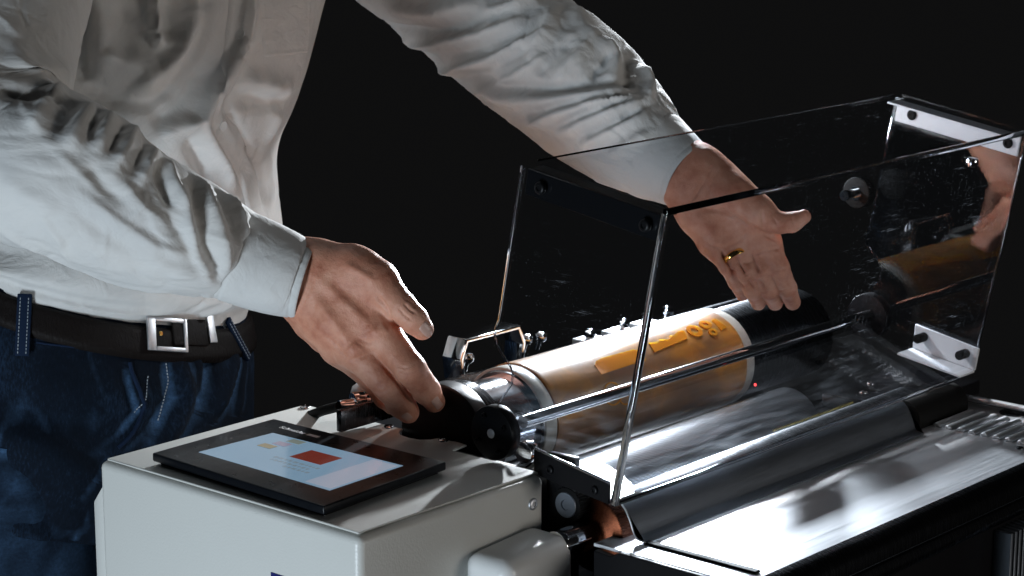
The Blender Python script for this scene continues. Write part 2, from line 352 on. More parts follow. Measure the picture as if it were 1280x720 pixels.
# garments (metres, world)
TORSO = [(0.2147, 0.6151, 0.9685, 0.15, 0.105), (0.2236, 0.616, 1.002, 0.168, 0.12), (0.2302, 0.6173, 1.0289, 0.176, 0.128), (0.2368, 0.6161, 1.0482, 0.19, 0.146), (0.2484, 0.6126, 1.0776, 0.193, 0.148), (0.2567, 0.6164, 1.1178, 0.186, 0.143), (0.2625, 0.6227, 1.1573, 0.184, 0.14), (0.2696, 0.6244, 1.1866, 0.186, 0.14), (0.2842, 0.6188, 1.2202, 0.187, 0.14), (0.3025, 0.6132, 1.2664, 0.19, 0.138), (0.3243, 0.6118, 1.3377, 0.198, 0.134), (0.3449, 0.6104, 1.4048, 0.208, 0.128), (0.3602, 0.6123, 1.4636, 0.212, 0.115), (0.3679, 0.6146, 1.4971, 0.165, 0.09), (0.3725, 0.6163, 1.5181, 0.08, 0.07)]
NEAR = [(0.2216, 0.6465, 1.5114, 0.07), (0.1605, 0.6039, 1.4535, 0.078), (0.0849, 0.5548, 1.3726, 0.078), (0.0213, 0.5089, 1.2957, 0.078), (-0.0051, 0.4767, 1.248, 0.08), (-0.0021, 0.4337, 1.2219, 0.078), (0.014, 0.3876, 1.2084, 0.073), (0.0569, 0.35, 1.1725, 0.0641), (0.0962, 0.3178, 1.1497, 0.0549), (0.1308, 0.3037, 1.1326, 0.0454), (0.1451, 0.2875, 1.1233, 0.0378)]
NCUFF = [(0.1311, 0.303, 1.1311, 0.0444), (0.1396, 0.2947, 1.1263, 0.0444), (0.1611, 0.274, 1.1142, 0.0424), (0.1763, 0.2619, 1.1065, 0.0393), (0.1842, 0.2516, 1.1028, 0.0373)]
FAR = [(0.485, 0.5344, 1.4706, 0.085), (0.5426, 0.4943, 1.4074, 0.08), (0.5763, 0.4178, 1.3392, 0.073), (0.5827, 0.3508, 1.2993, 0.072), (0.5831, 0.2569, 1.2512, 0.0712), (0.5777, 0.1976, 1.2179, 0.0632), (0.5721, 0.1493, 1.193, 0.0494), (0.5752, 0.1264, 1.1816, 0.0382)]
FCUFF = [(0.5749, 0.1546, 1.1955, 0.0477), (0.5748, 0.1366, 1.1873, 0.0467), (0.5762, 0.1168, 1.1792, 0.0409), (0.5774, 0.097, 1.1704, 0.0353)]
JEANS = [(0.2245, 0.6191, 1.0146, 0.172, 0.126), (0.2233, 0.6158, 1.0003, 0.174, 0.128), (0.2181, 0.6112, 0.9685, 0.18, 0.132), (0.2101, 0.6065, 0.9265, 0.182, 0.134), (0.1983, 0.6006, 0.8678, 0.182, 0.132), (0.1866, 0.5973, 0.8174, 0.18, 0.125), (0.1782, 0.5945, 0.7797, 0.172, 0.11)]
def hip_tilt(V):
    w = np.clip((1.12-V[..., 2])/.11, 0, 1); w = w*w*(3-2*w); V[..., 2] -= .34*w*((V[..., 0]-.30)*.659-(V[..., 1]-.56)*.752); return V
torso_v = hip_tilt(loft_ring(TORSO, 240, 300, 2.15))
near_v = loft_tube(NEAR, 260, 220, (0, 0, 1)); far_v = loft_tube(FAR, 260, 220, (0, 0, 1))
ncuff_v = loft_tube(NCUFF, 60, 160, (0, 0, 1)); fcuff_v = loft_tube(FCUFF, 60, 160, (0, 0, 1))
jeans_v = hip_tilt(loft_ring(JEANS, 150, 220, 2.2))
# hands: chains of (joint, radius)
HAND_NEAR = dict(
 arm=[((0.1417, 0.3082, 1.1273), 0.0316), ((0.1892, 0.2536, 1.1025), 0.0296)],
 wrist_upper=[((0.1612, 0.285, 1.1243), 0.0224), ((0.1919, 0.2473, 1.1161), 0.0229)], wrist_lower=[((0.1565, 0.2859, 1.1109), 0.0224), ((0.1825, 0.2568, 1.0891), 0.0229)],
 meta_thumb=[((0.1918, 0.2472, 1.1154), 0.0229), ((0.2074, 0.2135, 1.1145), 0.0240), ((0.2137, 0.1881, 1.1062), 0.0189)],
 meta_index=[((0.1932, 0.251, 1.1084), 0.0224), ((0.2013, 0.2102, 1.0835), 0.0209), ((0.2117, 0.1827, 1.0595), 0.0184)],
 meta_middle=[((0.1887, 0.2531, 1.0995), 0.0224), ((0.19, 0.2183, 1.0687), 0.0209), ((0.1981, 0.2003, 1.0421), 0.0182)],
 meta_ring=[((0.1913, 0.2626, 1.0899), 0.0214), ((0.1916, 0.2374, 1.0616), 0.0199), ((0.1981, 0.2229, 1.0401), 0.0168)],
 meta_little=[((0.1942, 0.2726, 1.0833), 0.0204), ((0.2028, 0.2623, 1.0582), 0.0184), ((0.2077, 0.2523, 1.0446), 0.0148)])
FINGERS_NEAR = [
 [((0.2109, 0.2011, 1.1126), 0.0209), ((0.2148, 0.1871, 1.107), 0.0184), ((0.2187, 0.1598, 1.0849), 0.0141), ((0.2243, 0.1498, 1.074), 0.0131), ((0.2297, 0.1437, 1.0647), 0.0107)],
 [((0.2117, 0.1827, 1.0595), 0.0184), ((0.2149, 0.1456, 1.0286), 0.0145), ((0.2356, 0.1448, 1.0038), 0.0129), ((0.2495, 0.1476, 0.9895), 0.0105)],
 [((0.1981, 0.2003, 1.0421), 0.0182), ((0.2091, 0.1694, 1.0102), 0.0147), ((0.2247, 0.168, 0.9893), 0.0133), ((0.2348, 0.1684, 0.9785), 0.0110)],
 [((0.1981, 0.2229, 1.0401), 0.0168), ((0.231, 0.2133, 1.007), 0.0138), ((0.2508, 0.2138, 0.9831), 0.0120), ((0.2606, 0.2148, 0.9729), 0.0102)],
 [((0.2077, 0.2523, 1.0446), 0.0148), ((0.2399, 0.2527, 1.0163), 0.0117), ((0.2636, 0.2481, 0.9899), 0.0104), ((0.2699, 0.2457, 0.981), 0.0092)]]
HAND_FAR = dict(
 arm=[((0.5777, 0.16, 1.1979), 0.0320), ((0.5786, 0.0958, 1.1712), 0.0272)],
 wrist_upper=[((0.5746, 0.1158, 1.1944), 0.0213), ((0.5828, 0.087, 1.1824), 0.0218), ((0.5898, 0.0654, 1.1648), 0.0204)], wrist_lower=[((0.5652, 0.1207, 1.1768), 0.0213), ((0.5685, 0.0973, 1.164), 0.0209), ((0.5695, 0.0802, 1.1393), 0.0194)],
 thenar=[((0.5824, 0.0752, 1.1688), 0.0223), ((0.5839, 0.0458, 1.1554), 0.0218), ((0.5934, 0.0225, 1.1413), 0.0179)],
 meta_index=[((0.5887, 0.0747, 1.1656), 0.0204), ((0.5965, 0.0393, 1.1322), 0.0194), ((0.606, 0.0206, 1.1083), 0.0167)],
 meta_middle=[((0.5828, 0.0804, 1.1624), 0.0204), ((0.592, 0.0541, 1.1285), 0.0184), ((0.5974, 0.0362, 1.1026), 0.0163)],
 meta_ring=[((0.578, 0.0849, 1.1592), 0.0204), ((0.5834, 0.0639, 1.1285), 0.0184), ((0.5856, 0.0498, 1.1026), 0.0157)],
 meta_little=[((0.571, 0.0918, 1.156), 0.0194), ((0.5675, 0.0724, 1.1322), 0.0179), ((0.5716, 0.0598, 1.1083), 0.0145)])
FINGERS_FAR = [
 [((0.5883, 0.0389, 1.1499), 0.0189), ((0.5915, 0.0162, 1.139), 0.0155), ((0.5988, -0.0024, 1.1313), 0.0106), ((0.6074, -0.012, 1.132), 0.0098), ((0.6163, -0.0203, 1.1376), 0.0072)],
 [((0.606, 0.0206, 1.1083), 0.0165), ((0.6077, 0.0023, 1.0823), 0.0106), ((0.6303, 0.0073, 1.0579), 0.0098), ((0.6643, 0.0229, 1.0347), 0.0083)],
 [((0.5974, 0.0362, 1.1026), 0.0155), ((0.5957, 0.0155, 1.0807), 0.0098), ((0.618, 0.0205, 1.0555), 0.0092), ((0.6521, 0.0366, 1.0339), 0.0081)],
 [((0.5856, 0.0498, 1.1026), 0.0150), ((0.5836, 0.0287, 1.0791), 0.0096), ((0.6066, 0.0335, 1.0555), 0.0089), ((0.6405, 0.0498, 1.0339), 0.0078)],
 [((0.5716, 0.0598, 1.1083), 0.0141), ((0.5733, 0.0424, 1.0847), 0.0086), ((0.5926, 0.0448, 1.0646), 0.0078), ((0.6229, 0.058, 1.045), 0.0070)]]
def hand_fn(parts, fingers):
    def fn(P):
        palm = None
        for ch in parts.values():
            d = chain_sdf(P, ch, .006); palm = d if palm is None else smin(palm, d, .016)
        fs = None
        for i, ch in enumerate(fingers):
            d = chain_sdf(P, ch, .004); fs = d if fs is None else smin(fs, d, .0010)
        return smin(palm, fs, .008)
    return fn
def hand_mesh(parts, fingers, h):
    pts = np.array([p for ch in list(parts.values())+fingers for p, r in ch]); return surface_nets(hand_fn(parts, fingers), pts.min(0)-.045, pts.max(0)+.04, h)
#</shape>

# ================================================================== the place
floor = box('floor', (-2.2, -2.2, -.05), (2.6, 2.4, 0), M['floor'], None, 0); floor['kind'] = 'structure'

# ================================================================== the press
press = thing('printing_press', 'cream and black printing press with touch screen, clear hinged cover and amber plate roller', 'printing press', (.5, .05, 0))
box('machine_base', (.25, -.232, .02), (.93, .34, .845), M['black'], press, .006)
# control housing
hb = bmesh.new(); add_box(hb, (0, 0, .40), (.238, .342, .9488), .007, 4); housing = from_bm('control_housing', hb, M['paint'], press)
prism('housing_skirt', [(.3415, .925), (.357, .905), (.357, .40), (.3415, .40)], 'x', .004, .234, M['paint'], housing, .002)
tp = [(.005, .006), (.236, .006), (.236, .112), (.2585, .114), (.2600, .128), (.2575, .140), (.2590, .150), (.2490, .153), (.2420, .160), (.2400, .172), (.2420, .186), (.2490, .194), (.2580, .198), (.2580, .2150), (.2580, .335), (.005, .335)]
prism('housing_top_plate', tp, 'z', .9493, .9513, M['paint'], housing, .0006, 1)
for p in ((0.2536, 0.2127, 0.9513), (0.2536, 0.1403, 0.9513), (0.2489, 0.3256, 0.9513)): screw(housing, p, (0, 0, 1), M['chrome'], .0052)
screw(housing, (0.2212, -0.0003, 0.9256), (0, -1, 0), M['steel'], .0058)
box('printed_mark', (-.0006, .085, (0, 0.1089, 0.894)[2]-.03), (-.0002, (0, 0.1089, 0.894)[1], (0, 0.1089, 0.894)[2]), M['print_blue'], housing, 0)
# latch block and its shaft
latch = box('latch_block', (.130, -.050, .80), (.224, .004, .9065), M['white_plastic'], press, .013, 5)
for v in latch.data.vertices:
    if v.co.x < .16 and v.co.z > .88: v.co.z -= .004
cc = (0.25, -0.0351, 0.8949)
lathe('roll_shaft', rounded(0, .050, .0142), (.212, cc[1], cc[2]), (1, 0, 0), M['chrome'], press, 40)
cr = lathe('copper_roll', [(0, .012), (0, .020), (.0015, .0225), (.0015, .034), (.003, .0365), (.047, .0365), (.048, .03)], (.2605, cc[1], cc[2]), (1, 0, 0), M['copper'], press, 64)
lathe('roll_core', rounded(0, .5, .030), (.309, cc[1], cc[2]), (1, 0, 0), M['dark_steel'], press, 48)
box('side_frame', (.2475, .005, .87), (.2595, .33, .944), M['black'], press, .002)
box('side_frame_plate', (.2475, -.028, .845), (.2545, .004, .968), M['black'], press, .001)
kn = (0.262, -0.0192, 0.9229)
lathe('knurled_knob', rounded(0, .016, .0155), (.262, kn[1], kn[2]), (-1, 0, 0), M['rubber'], press, 80, 1, .05)
lathe('knob_face', [(0, .0120), (.0012, .0116), (.0012, .005), (-.001, .004)], (.2455, kn[1], kn[2]), (-1, 0, 0), M['guard'], press, 40)  # darker metal than its own light grey; shade put into the colour
# touch panel
tl, tn, tr_, tb = (0.0197, 0.288, 0.9625), (0.0113, 0.0533, 0.9625), (0.1773, 0.0654, 0.9625), (0.1741, 0.2907, 0.9625)
def quad_slab(name, q, z0, z1, m, parent, bev=.0012, seg=3): return prism(name, [(p[0], p[1]) for p in q], 'z', z0, z1, m, parent, bev, seg)
panel = quad_slab('touch_panel', [tl, tn, tr_, tb], .9545, .9625, M['bezel'], press, .0016)
ctr = [sum(p[i] for p in (tl, tn, tr_, tb))/4 for i in range(2)]
quad_slab('panel_seat', [(ctr[0]+(p[0]-ctr[0])*.93, ctr[1]+(p[1]-ctr[1])*.95) for p in (tl, tn, tr_, tb)], .9514, .9548, M['rubber'], panel, 0)
dl, db, dr, dn = (0.0491, 0.2574, 0.9627), (0.1383, 0.2533, 0.9627), (0.142, 0.0856, 0.9627), (0.0459, 0.0819, 0.9627)
disp = quad_slab('display', [dl, dn, dr, db], .9624, .9627, M['display'], panel, 0)
def on_disp(s, t):   # s along the long side from the far end, t from the near long edge
    a = [dl[i]+(dn[i]-dl[i])*s for i in range(2)]; b = [db[i]+(dr[i]-db[i])*s for i in range(2)]; return [a[i]+(b[i]-a[i])*t for i in range(2)]
def tile(name, s0, s1, t0, t1, m, z=.9630): return quad_slab(name, [on_disp(s0, t0), on_disp(s1, t0), on_disp(s1, t1), on_disp(s0, t1)], .9628, z, m, disp, 0)
tile('red_tile', .42, .655, .50, .80, M['tile_red'])
for i, (s, mm) in enumerate(((.20, 'tile_ochre'), (.23, 'tile_lilac'), (.255, 'tile_grey'))): tile('icon_tile', s-.07+.0*i, s+.03, .56+.15*i, .67+.15*i, M[mm])
bm = bmesh.new(); rr = np.random.RandomState(3)
for row, (t, s0, s1) in enumerate(((.38, .36, .70), (.30, .38, .66), (.22, .52, .72))):
    s = s0
    while s < s1:
        w = rr.uniform(.012, .04); q = [on_disp(s, t), on_disp(s+w, t), on_disp(s+w, t+.045), on_disp(s, t+.045)]
        bm.faces.new([bm.verts.new((p[0], p[1], .96285)) for p in q]); s += w+.010
tx = from_bm('text_line', bm, M['tile_text'], disp, False); tx['kind'] = 'stuff'
tile('side_field', .80, .985, .04, .96, emit('display_pale', (.55, .64, .80), .45), .9629)
def words(name, text, size, loc, right, up, m, parent, depth=.0002):
    c = bpy.data.curves.new(name, 'FONT'); c.body = text; c.size = size; c.extrude = depth; t = bpy.data.objects.new(name, c); COL.objects.link(t)
    me = bpy.data.meshes.new_from_object(t); bpy.data.objects.remove(t); o = finish(name, me, m, parent, False)
    x = Vector(right).normalized(); z = x.cross(Vector(up)).normalized(); y = z.cross(x)
    o.data.transform(Matrix.Translation(loc)@Matrix((x, y, z)).transposed().to_4x4()); return o
lg, lg2 = Vector((0.1542, 0.2626, 0.9627)), Vector((0.1532, 0.2155, 0.9627)); ld = (lg2-lg)
words('maker_lettering', 'Schneider', .0088, lg, ld, (1, 0, 0), M['print_white'], panel)
e0 = lg+ld*.72; ed = ld.normalized(); eu = Vector((-ed.y, ed.x, 0)); eu = eu if eu.x > 0 else -eu
prism('maker_mark', [(e0+ed*a+eu*b)[:2] for a, b in ((.004, .0005), (.019, .0005), (.019, .0055), (.004, .0055))], 'z', .9626, .9629, M['print_white'], panel)

# plate cylinder, its shaft and flanges
YC, ZC = .15, .948
cyl = lathe('plate_cylinder', [(.262, .02), (.262, .0535), (.2635, .055), (.281, .055), (.2825, .054), (.2825, .0505), (.286, .0505), (.286, .053), (.297, .053), (.2985, .0515), (.2985, .0465), (.351, .0465), (.351, .0500), (.353, .0515), (.355, .0520), (.703, .0520), (.703, .0508), (.86, .0508), (.86, .02)], (0, YC, ZC), (1, 0, 0), M['steel_turned'], press, 128)
me = cyl.data; me.materials.append(M['black']); me.materials.append(M['dark_steel'])
for p in me.polygons:
    x = p.center.x
    if x < .2827: p.material_index = 1
    elif x < .2985: p.material_index = 2
    elif x > .704: p.material_index = 2
def sleeve(name, x0, x1, r0, r1, m, e=.0008, seg=128):
    bm = bmesh.new(); prof = [(x0, r0), (x0, r1-e), (x0+e*.4, r1-e*.3), (x0+e, r1), (x1-e, r1), (x1-e*.4, r1-e*.3), (x1, r1-e), (x1, r0)]
    n = 60 if x1-x0 > .1 else 1
    if n > 1: prof[4:4] = [(x0+e+(x1-x0-2*e)*i/n, r1) for i in range(1, n)]
    add_lathe(bm, prof, (0, YC, ZC), (1, 0, 0), seg); return from_bm(name, bm, m, cyl)
sleeve('end_band', .3535, .3705, .0515, .0540, M['band'])
sleeve('end_band', .6880, .7030, .0515, .0540, M['band'])
tape = sleeve('printing_plate', .3712, .6875, .0515, .0550, M['plate'])
for v in tape.data.vertices:      # slight waviness of the wrapped plate
    c = v.co; d = math.hypot(c.y-YC, c.z-ZC); a = math.atan2(c.z-ZC, c.y-YC)
    if d > .054: k = 1+.004*math.sin(c.x*31+a*2)+.003*math.sin(a*7+c.x*50); c.y = YC+(c.y-YC)*k; c.z = ZC+(c.z-ZC)*k
# raised, mirror-image print shapes on the plate
def on_cyl(x, a, r): return (x, YC-math.cos(a)*r, ZC+math.sin(a)*r)      # a: 0 faces the front, 90 degrees is the top
def relief(pts, holes=None, h=.0009):
    bm = bmesh.new(); n = len(pts); r0, r1 = .0549, .0552+h
    lo = [bm.verts.new(on_cyl(x, a, r0)) for x, a in pts]; hi = [bm.verts.new(on_cyl(x, a, r1)) for x, a in pts]
    for i in range(n): bm.faces.new((lo[i], lo[(i+1) % n], hi[(i+1) % n], hi[i]))
    if holes is None:
        cx_ = sum(p[0] for p in pts)/n; ca = sum(p[1] for p in pts)/n; c = bm.verts.new(on_cyl(cx_, ca, r1+.0004))
        for i in range(n): bm.faces.new((hi[i], hi[(i+1) % n], c))
    else:
        il = [bm.verts.new(on_cyl(x, a, r0)) for x, a in holes]; ih = [bm.verts.new(on_cyl(x, a, r1)) for x, a in holes]
        for i in range(n):
            j = (i+1) % n; bm.faces.new((hi[i], hi[j], ih[j], ih[i])); bm.faces.new((ih[i], ih[j], il[j], il[i]))
    return from_bm('raised_print', bm, M['relief'], tape, True, 50)
def ell(x, a, rx, ra, n=20): return [(x+rx*math.cos(t), a+ra*math.sin(t)) for t in np.linspace(0, 2*math.pi, n, endpoint=False)]
relief([(.545, .82), (.548, 1.05), (.560, .98), (.566, 1.06), (.575, .98), (.585, 1.08), (.594, 1.02), (.603, 1.12), (.612, 1.10), (.606, .90), (.575, .86)])
relief(ell(.626, 1.03, .011, .16), ell(.626, 1.03, .005, .07)); relief(ell(.650, 1.10, .009, .12), ell(.650, 1.10, .004, .05)); relief(ell(.650, .88, .007, .09), ell(.650, .88, .003, .04))
relief([(.664, .86), (.666, 1.16), (.673, 1.18), (.676, .90)])
relief([(.452, .70), (.452, .92), (.458, .99), (.470, 1.02), (.520, 1.01), (.526, .95), (.526, .72)], h=.0005)
relief(ell(.458, .30, .014, .22), ell(.458, .30, .0125, .19), .0006); relief(ell(.478, .18, .012, .16), ell(.478, .18, .0105, .13), .0006)
# front tie rod between two discs
YR, ZR = .047, .9855
rod = tube('tie_rod', [(.262, YR, ZR), (.55, YR, ZR), (.85, YR, ZR)], .0062, M['chrome'], press, 32)
def disc(x0, sx, y0, z0):
    d = lathe('rod_disc', rounded(0, .0125, .0255, .0012), (x0, y0, z0), (sx, 0, 0), M['black'], press, 64)
    lathe('axle', rounded(0, .0012, .0045, .0004), (x0, y0, z0), (-sx, 0, 0), M['steel'], d, 24)
    for k in range(4):
        a = R(62+90*k); screw(d, (x0-sx*.0002, y0+.018*math.cos(a), z0+.018*math.sin(a)), (-sx, 0, 0), M['black'], .0026)
disc(.2265, 1, .0545, .9805); disc(.8640, -1, .050, .983)
lathe('rod_clamp', rounded(0, .012, .0105), (.262, YR, ZR-.030), (1, 0, 0), M['chrome'], press, 32)
# engraved roller under the plate cylinder
YA, ZA = .068, .880
lathe('engraved_roller', [(.30, .02), (.30, .040), (.3015, .0415), (.73, .0415), (.7315, .040), (.7315, .02)], (0, YA, ZA), (1, 0, 0), M['anilox'], press, 96)
lathe('roller_journal', rounded(0, .05, .016), (.252, YA, ZA), (1, 0, 0), M['dark_steel'], press, 40)
lathe('roller_journal', rounded(0, .12, .016), (.731, YA, ZA), (1, 0, 0), M['dark_steel'], press, 40)
box('doctor_blade_bar', (.262, -.030, .868), (.84, .012, .8855), M['dark_steel'], press, .002)
box('brass_strip', (.60, -.030, .8857), (.84, -.027, .8872), M['brass'], press, 0)
base = box('cover_base', (.735, -.072, .906), (.895, .030, .9225), M['gloss_black'], press, .002)
for q in ((.762, -.005), (.775, -.035), (.80, .01)): screw(base, (q[0], q[1], .9226), (0, 0, 1), M['chrome'], .005)
# guard sheet under the cover
gp = [(-.0725, .9320), (-.0790, .9260), (-.0840, .9170), (-.0868, .9100), (-.0890, .9050), (-.0930, .9015), (-.1010, .9003), (-.1010, .8991), (-.0935, .9000), (-.0902, .9040), (-.0882, .9095), (-.0853, .9165), (-.0803, .9250), (-.0735, .9310)]
gp = [(y*1.0+.003, z) for y, z in gp]; prism('guard_sheet', gp[:], 'x', .262, .735, M['guard'], press); tube('guard_edge', [(.2615, y, z) for y, z in gp[:7]], .0009, M['steel'], press, 8)
tube('brass_wire', [(0.5201, -0.055, 0.9408), (0.596, -0.055, 0.9406), (0.6636, -0.055, 0.9406)], .0011, M['brass'], press, 8)
# tray plate with folded front, louvres, slot and side cheek
tray = prism('tray_plate', [(-.060, .8890), (-.225, .8890), (-.236, .8868), (-.243, .8805), (-.245, .876), (-.245, .866), (-.242, .866), (-.242, .876), (-.2403, .8790), (-.2345, .8842), (-.225, .8862), (-.060, .8862)], 'x', .236, .885, M['steel'], press)
cheek = prism('tray_cheek', [(-.066, .8855), (-.085, .884), (-.095, .8895), (-.225, .8885), (-.240, .876), (-.240, .70), (-.066, .70)], 'x', .228, .2355, M['black'], press, .0008, 1)
tray.data.materials.append(M['dark_steel'])
for p in tray.data.polygons:
    if p.center.y < -.226: p.material_index = 1
box('plate_slot', (.262, -.218, .8891), (.2695, -.095, .8915), M['rubber'], tray, .0007, 1)
for k in range(8):
    y = -.0905-.0145*k*.98
    prism('louvre', [(y-.0048, .8892), (y-.0035, .8925), (y, .8938), (y+.0035, .8925), (y+.0048, .8892)], 'x', .772, .846, M['steel'], tray, .0008, 1)
for q in ((.760, -.078), (.757, -.198)): screw(tray, (q[0], q[1], .8892), (0, 0, 1), M['dark_steel'], .004)
tube('edge_rail', [(.873, -.062, .897), (.873, -.14, .897), (.873, -.23, .897)], .0035, M['steel'], tray, 12)
lathe('tray_corner_wheel', rounded(0, .006, .016), (.876, -.125, .884), (0, 0, 1), M['dark_steel'], tray, 40)
front = box('front_panel', (.24, -.2465, .45), (.90, -.236, .8655), M['black'], press, .002)
prism('front_roll', [(-.2455, .8655), (-.2485, .8645), (-.2510, .860), (-.2510, .854), (-.2485, .850), (-.2455, .849)], 'x', .24, .90, M['dark_steel'], front)
for k in range(10): box('cooling_fin', (.622+.0082*k, -.266, .62), (.6265+.0082*k, -.2466, .846), M['guard'], front, .0008, 1)
lathe('end_roll', rounded(0, .10, .022), (.75, -.062, .905), (1, 0, 0), M['rubber'], press, 40)

for o_ in (tray, front, cheek): o_.location.z += .009

# clear cover
TB, TF, BF, BB = (.031, 1.230), (-.130, 1.204), (-.077, .936), (.0103, .9706)
cover = thing('tmp', '', '', (0, 0, 0)); bpy.data.objects.remove(cover)
X0, X1 = .240, .865
def slab(name, a, b, t, x0, x1, m, parent):
    d = Vector((b[0]-a[0], b[1]-a[1])); n = Vector((d.y, -d.x)).normalized()*t
    return prism(name, [a, b, (b[0]+n.x, b[1]+n.y), (a[0]+n.x, a[1]+n.y)], 'x', x0, x1, m, parent)
cover = slab('safety_cover', TF, BF, -.004, X0+.0045, X1, M['acrylic'], press)
slab('cover_top_sheet', (TB[0]-.010, TB[1]+.0045), (TF[0], TF[1]+.0045), -.004, X0+.012, X1-.002, M['acrylic_top'], cover)
edge = [(.031, 1.230), (.0588, 1.0843), (.0630, 1.0760), (.0640, 1.0700), (.0620, 1.0610), (.0530, 1.0500), (.0450, 1.0430), (.0415, 1.0350), (.0440, 1.0250), (.0520, 1.0150), (.0585, 1.0060), (.0480, .9850), (.0103, .9706)]
prof = [TF, BF]+edge[::-1]
sL = prism('cover_end_sheet', prof, 'x', X0, X0+.004, M['acrylic'], cover)
sR = prism('cover_end_sheet', prof, 'x', X1, X1+.004, M['acrylic_end'], cover)
def rim(name, pts, r, m=M['acrylic_edge'], seg=8): return tube(name, pts, r, m, cover, seg)
rim('cover_back_edge', [(X0+.002, y, z) for y, z in edge[:-1]], .0011)
rim('cover_back_edge', [(X1+.002, y, z) for y, z in edge[:-1]], .0009)
def bar(name, p, q, w, m=M['acrylic_edge']):
    """square bar between two points in the cover's own frame"""
    p, q = Vector(p), Vector(q); bm = bmesh.new(); add_box(bm, (-w, -w, 0), (w, w, (q-p).length), w*.35, 2)
    bm.transform(Matrix.Translation(p)@(q-p).to_track_quat('Z', 'Y').to_matrix().to_4x4()); return from_bm(name, bm, m, cover)
bar('cover_corner_edge', (X0+.0022, TF[0]-.001, TF[1]+.002), (X0+.0022, BF[0]-.001, BF[1]), .0030)
bar('cover_front_top_edge', (X0, TF[0]-.001, TF[1]+.003), (X1+.006, TF[0]-.001, TF[1]+.003), .0027)
bar('cover_front_bottom_edge', (X0+.002, BF[0], BF[1]), (X1, BF[0], BF[1]), .0019)
bar('cover_top_back_edge', (X0+.012, TB[0]-.010, TB[1]+.0045), (X1, TB[0]+.002, TB[1]+.002), .0008)
bar('cover_corner_edge', (X1+.002, TF[0], TF[1]), (X1+.002, BF[0], BF[1]), .0013)
def mix(a, b, t): return (a[0]+(b[0]-a[0])*t, a[1]+(b[1]-a[1])*t)
def angle_bracket(name, a, b, hgt, x0, x1, m, flange, fx0, fx1, up=False):
    """strip along a-b on an end sheet with a flange reaching along the cover"""
    d = Vector((b[0]-a[0], b[1]-a[1])).normalized(); n = Vector((-d.y, d.x));
    if (n.y > 0) != up: n = -n
    n *= hgt; br = prism(name, [a, b, (b[0]+n.x, b[1]+n.y), (a[0]+n.x, a[1]+n.y)], 'x', x0, x1, m, cover, .0006, 1)
    k = n.normalized()*.002; prism('flange', [a, b, (b[0]+k.x, b[1]+k.y), (a[0]+k.x, a[1]+k.y)], 'x', fx0, fx1, m, br); return br, d
# upper pair
for x0, x1, f0, f1, m, sx, sm, hh in ((X0+.0042, X0+.0066, X0+.0068, X0+.026, M['black'], -1, M['black'], .024), (X1-.0026, X1-.0002, X1-.024, X1-.0028, M['bracket_lit'], -1, M['rubber'], .0235)):
    a, b = mix(TB, TF, .03), mix(TB, TF, .97); a = (a[0], a[1]-.0015); b = (b[0], b[1]-.0015)
    br, d = angle_bracket('upper_bracket', a, b, hh, x0, x1, m, 1, f0, f1)
    for t in (.12, .90):
        p = mix(a, b, t); p = (p[0], p[1]-hh*.52); screw(br, ((X0-.0003) if sx < 0 and x0 < .5 else x0-.0003, p[0], p[1]), (-1, 0, 0), sm, .0058)
# lower pair
a, b = (.0103, .9706), (-.0755, .9375)
lb = prism('lower_bracket', [(.0120, .9715), (-.0768, .9560), (-.0755, .9372), (.0120, .9478)], 'x', X0-.0035, X0-.0004, M['black'], cover, .0005, 1)
for p in ((-.008, .9560), (-.060, .9475)): screw(lb, (X0-.0036, p[0], p[1]), (-1, 0, 0), M['black'], .0042)
bar('bracket_top_edge', (X0-.002, .0120, .9722), (X0-.002, -.0768, .9567), .0011)
slab('bottom_sheet', (.010, .9485), (-.0748, .9390), .003, X0+.006, X0+.085, M['acrylic_top'], cover)
rb = prism('lower_bracket', [(-.0070, .9815), (-.0870, .9660), (-.0830, .9412), (-.0045, .9540)], 'x', X1-.004, X1-.001, M['bracket_lit'], cover, .0005, 1)
prism('flange', [(-.0045, .9540), (-.0830, .9412), (-.0830, .9392), (-.0045, .9520)], 'x', X1-.035, X1-.0042, M['bracket_lit'], rb)
for p in ((-.019, .9690), (-.072, .9590)):
    lathe('thumb_screw', rounded(0, .016, .0052), (X1-.004, p[0], p[1]), (-1, 0, 0), M['rubber'], rb, 24)
kb = lathe('thumb_knob', rounded(0, .014, .0170, .0015), (.835, .050, 1.127), (-1, 0, 0), M['rubber'], cover, 90, 1, .03)
lathe('knob_spindle', [(0, .0075), (.006, .0075), (.006, .0045), (.022, .0045), (.022, .0058), (.028, .0058)], (.826, .050, 1.127), (-1, 0, 0), M['chrome'], kb, 32)
for p in ((.765, -.125, 1.190),): lathe('cover_clip', rounded(0, .008, .006), p, (0, .2, -1), M['chrome'], cover, 24)

# rear rail, handle, bolts, air fitting
rail = box('rear_rail', (.20, .224, .955), (.93, .231, .9770), M['dark_steel'], press, .0015)
box('rear_wall', (.262, .240, .80), (.93, .335, .915), M['black'], press, .003)
hx0, hx1, hy = .386, .482, .236
h_bm = bmesh.new()
hp = [(hx0, .966), (hx0-.003, .990), (hx0+.006, 1.0105), (hx1-.006, 1.0105), (hx1+.003, .990), (hx1, .966), (hx1-.005, .966), (hx1-.002, .990), (hx1-.009, 1.0060), (hx0+.009, 1.0060), (hx0+.002, .990), (hx0+.005, .966)]
prism('rear_handle', hp, 'y', hy, hy+.026, M['chrome'], press, .0012, 2)
for x, z in ((.402, .985), (.494, .988), (.517, .9865), (.60, .975), (.66, .976), (.70, .975), (.74, .976)):
    lathe('rail_bolt', [(-.012, .003), (0, .003), (0, .0062), (.002, .0072), (.006, .0066), (.0085, .003)], (x, .245, z), (0, -.35, 1), M['chrome'], rail, 24)
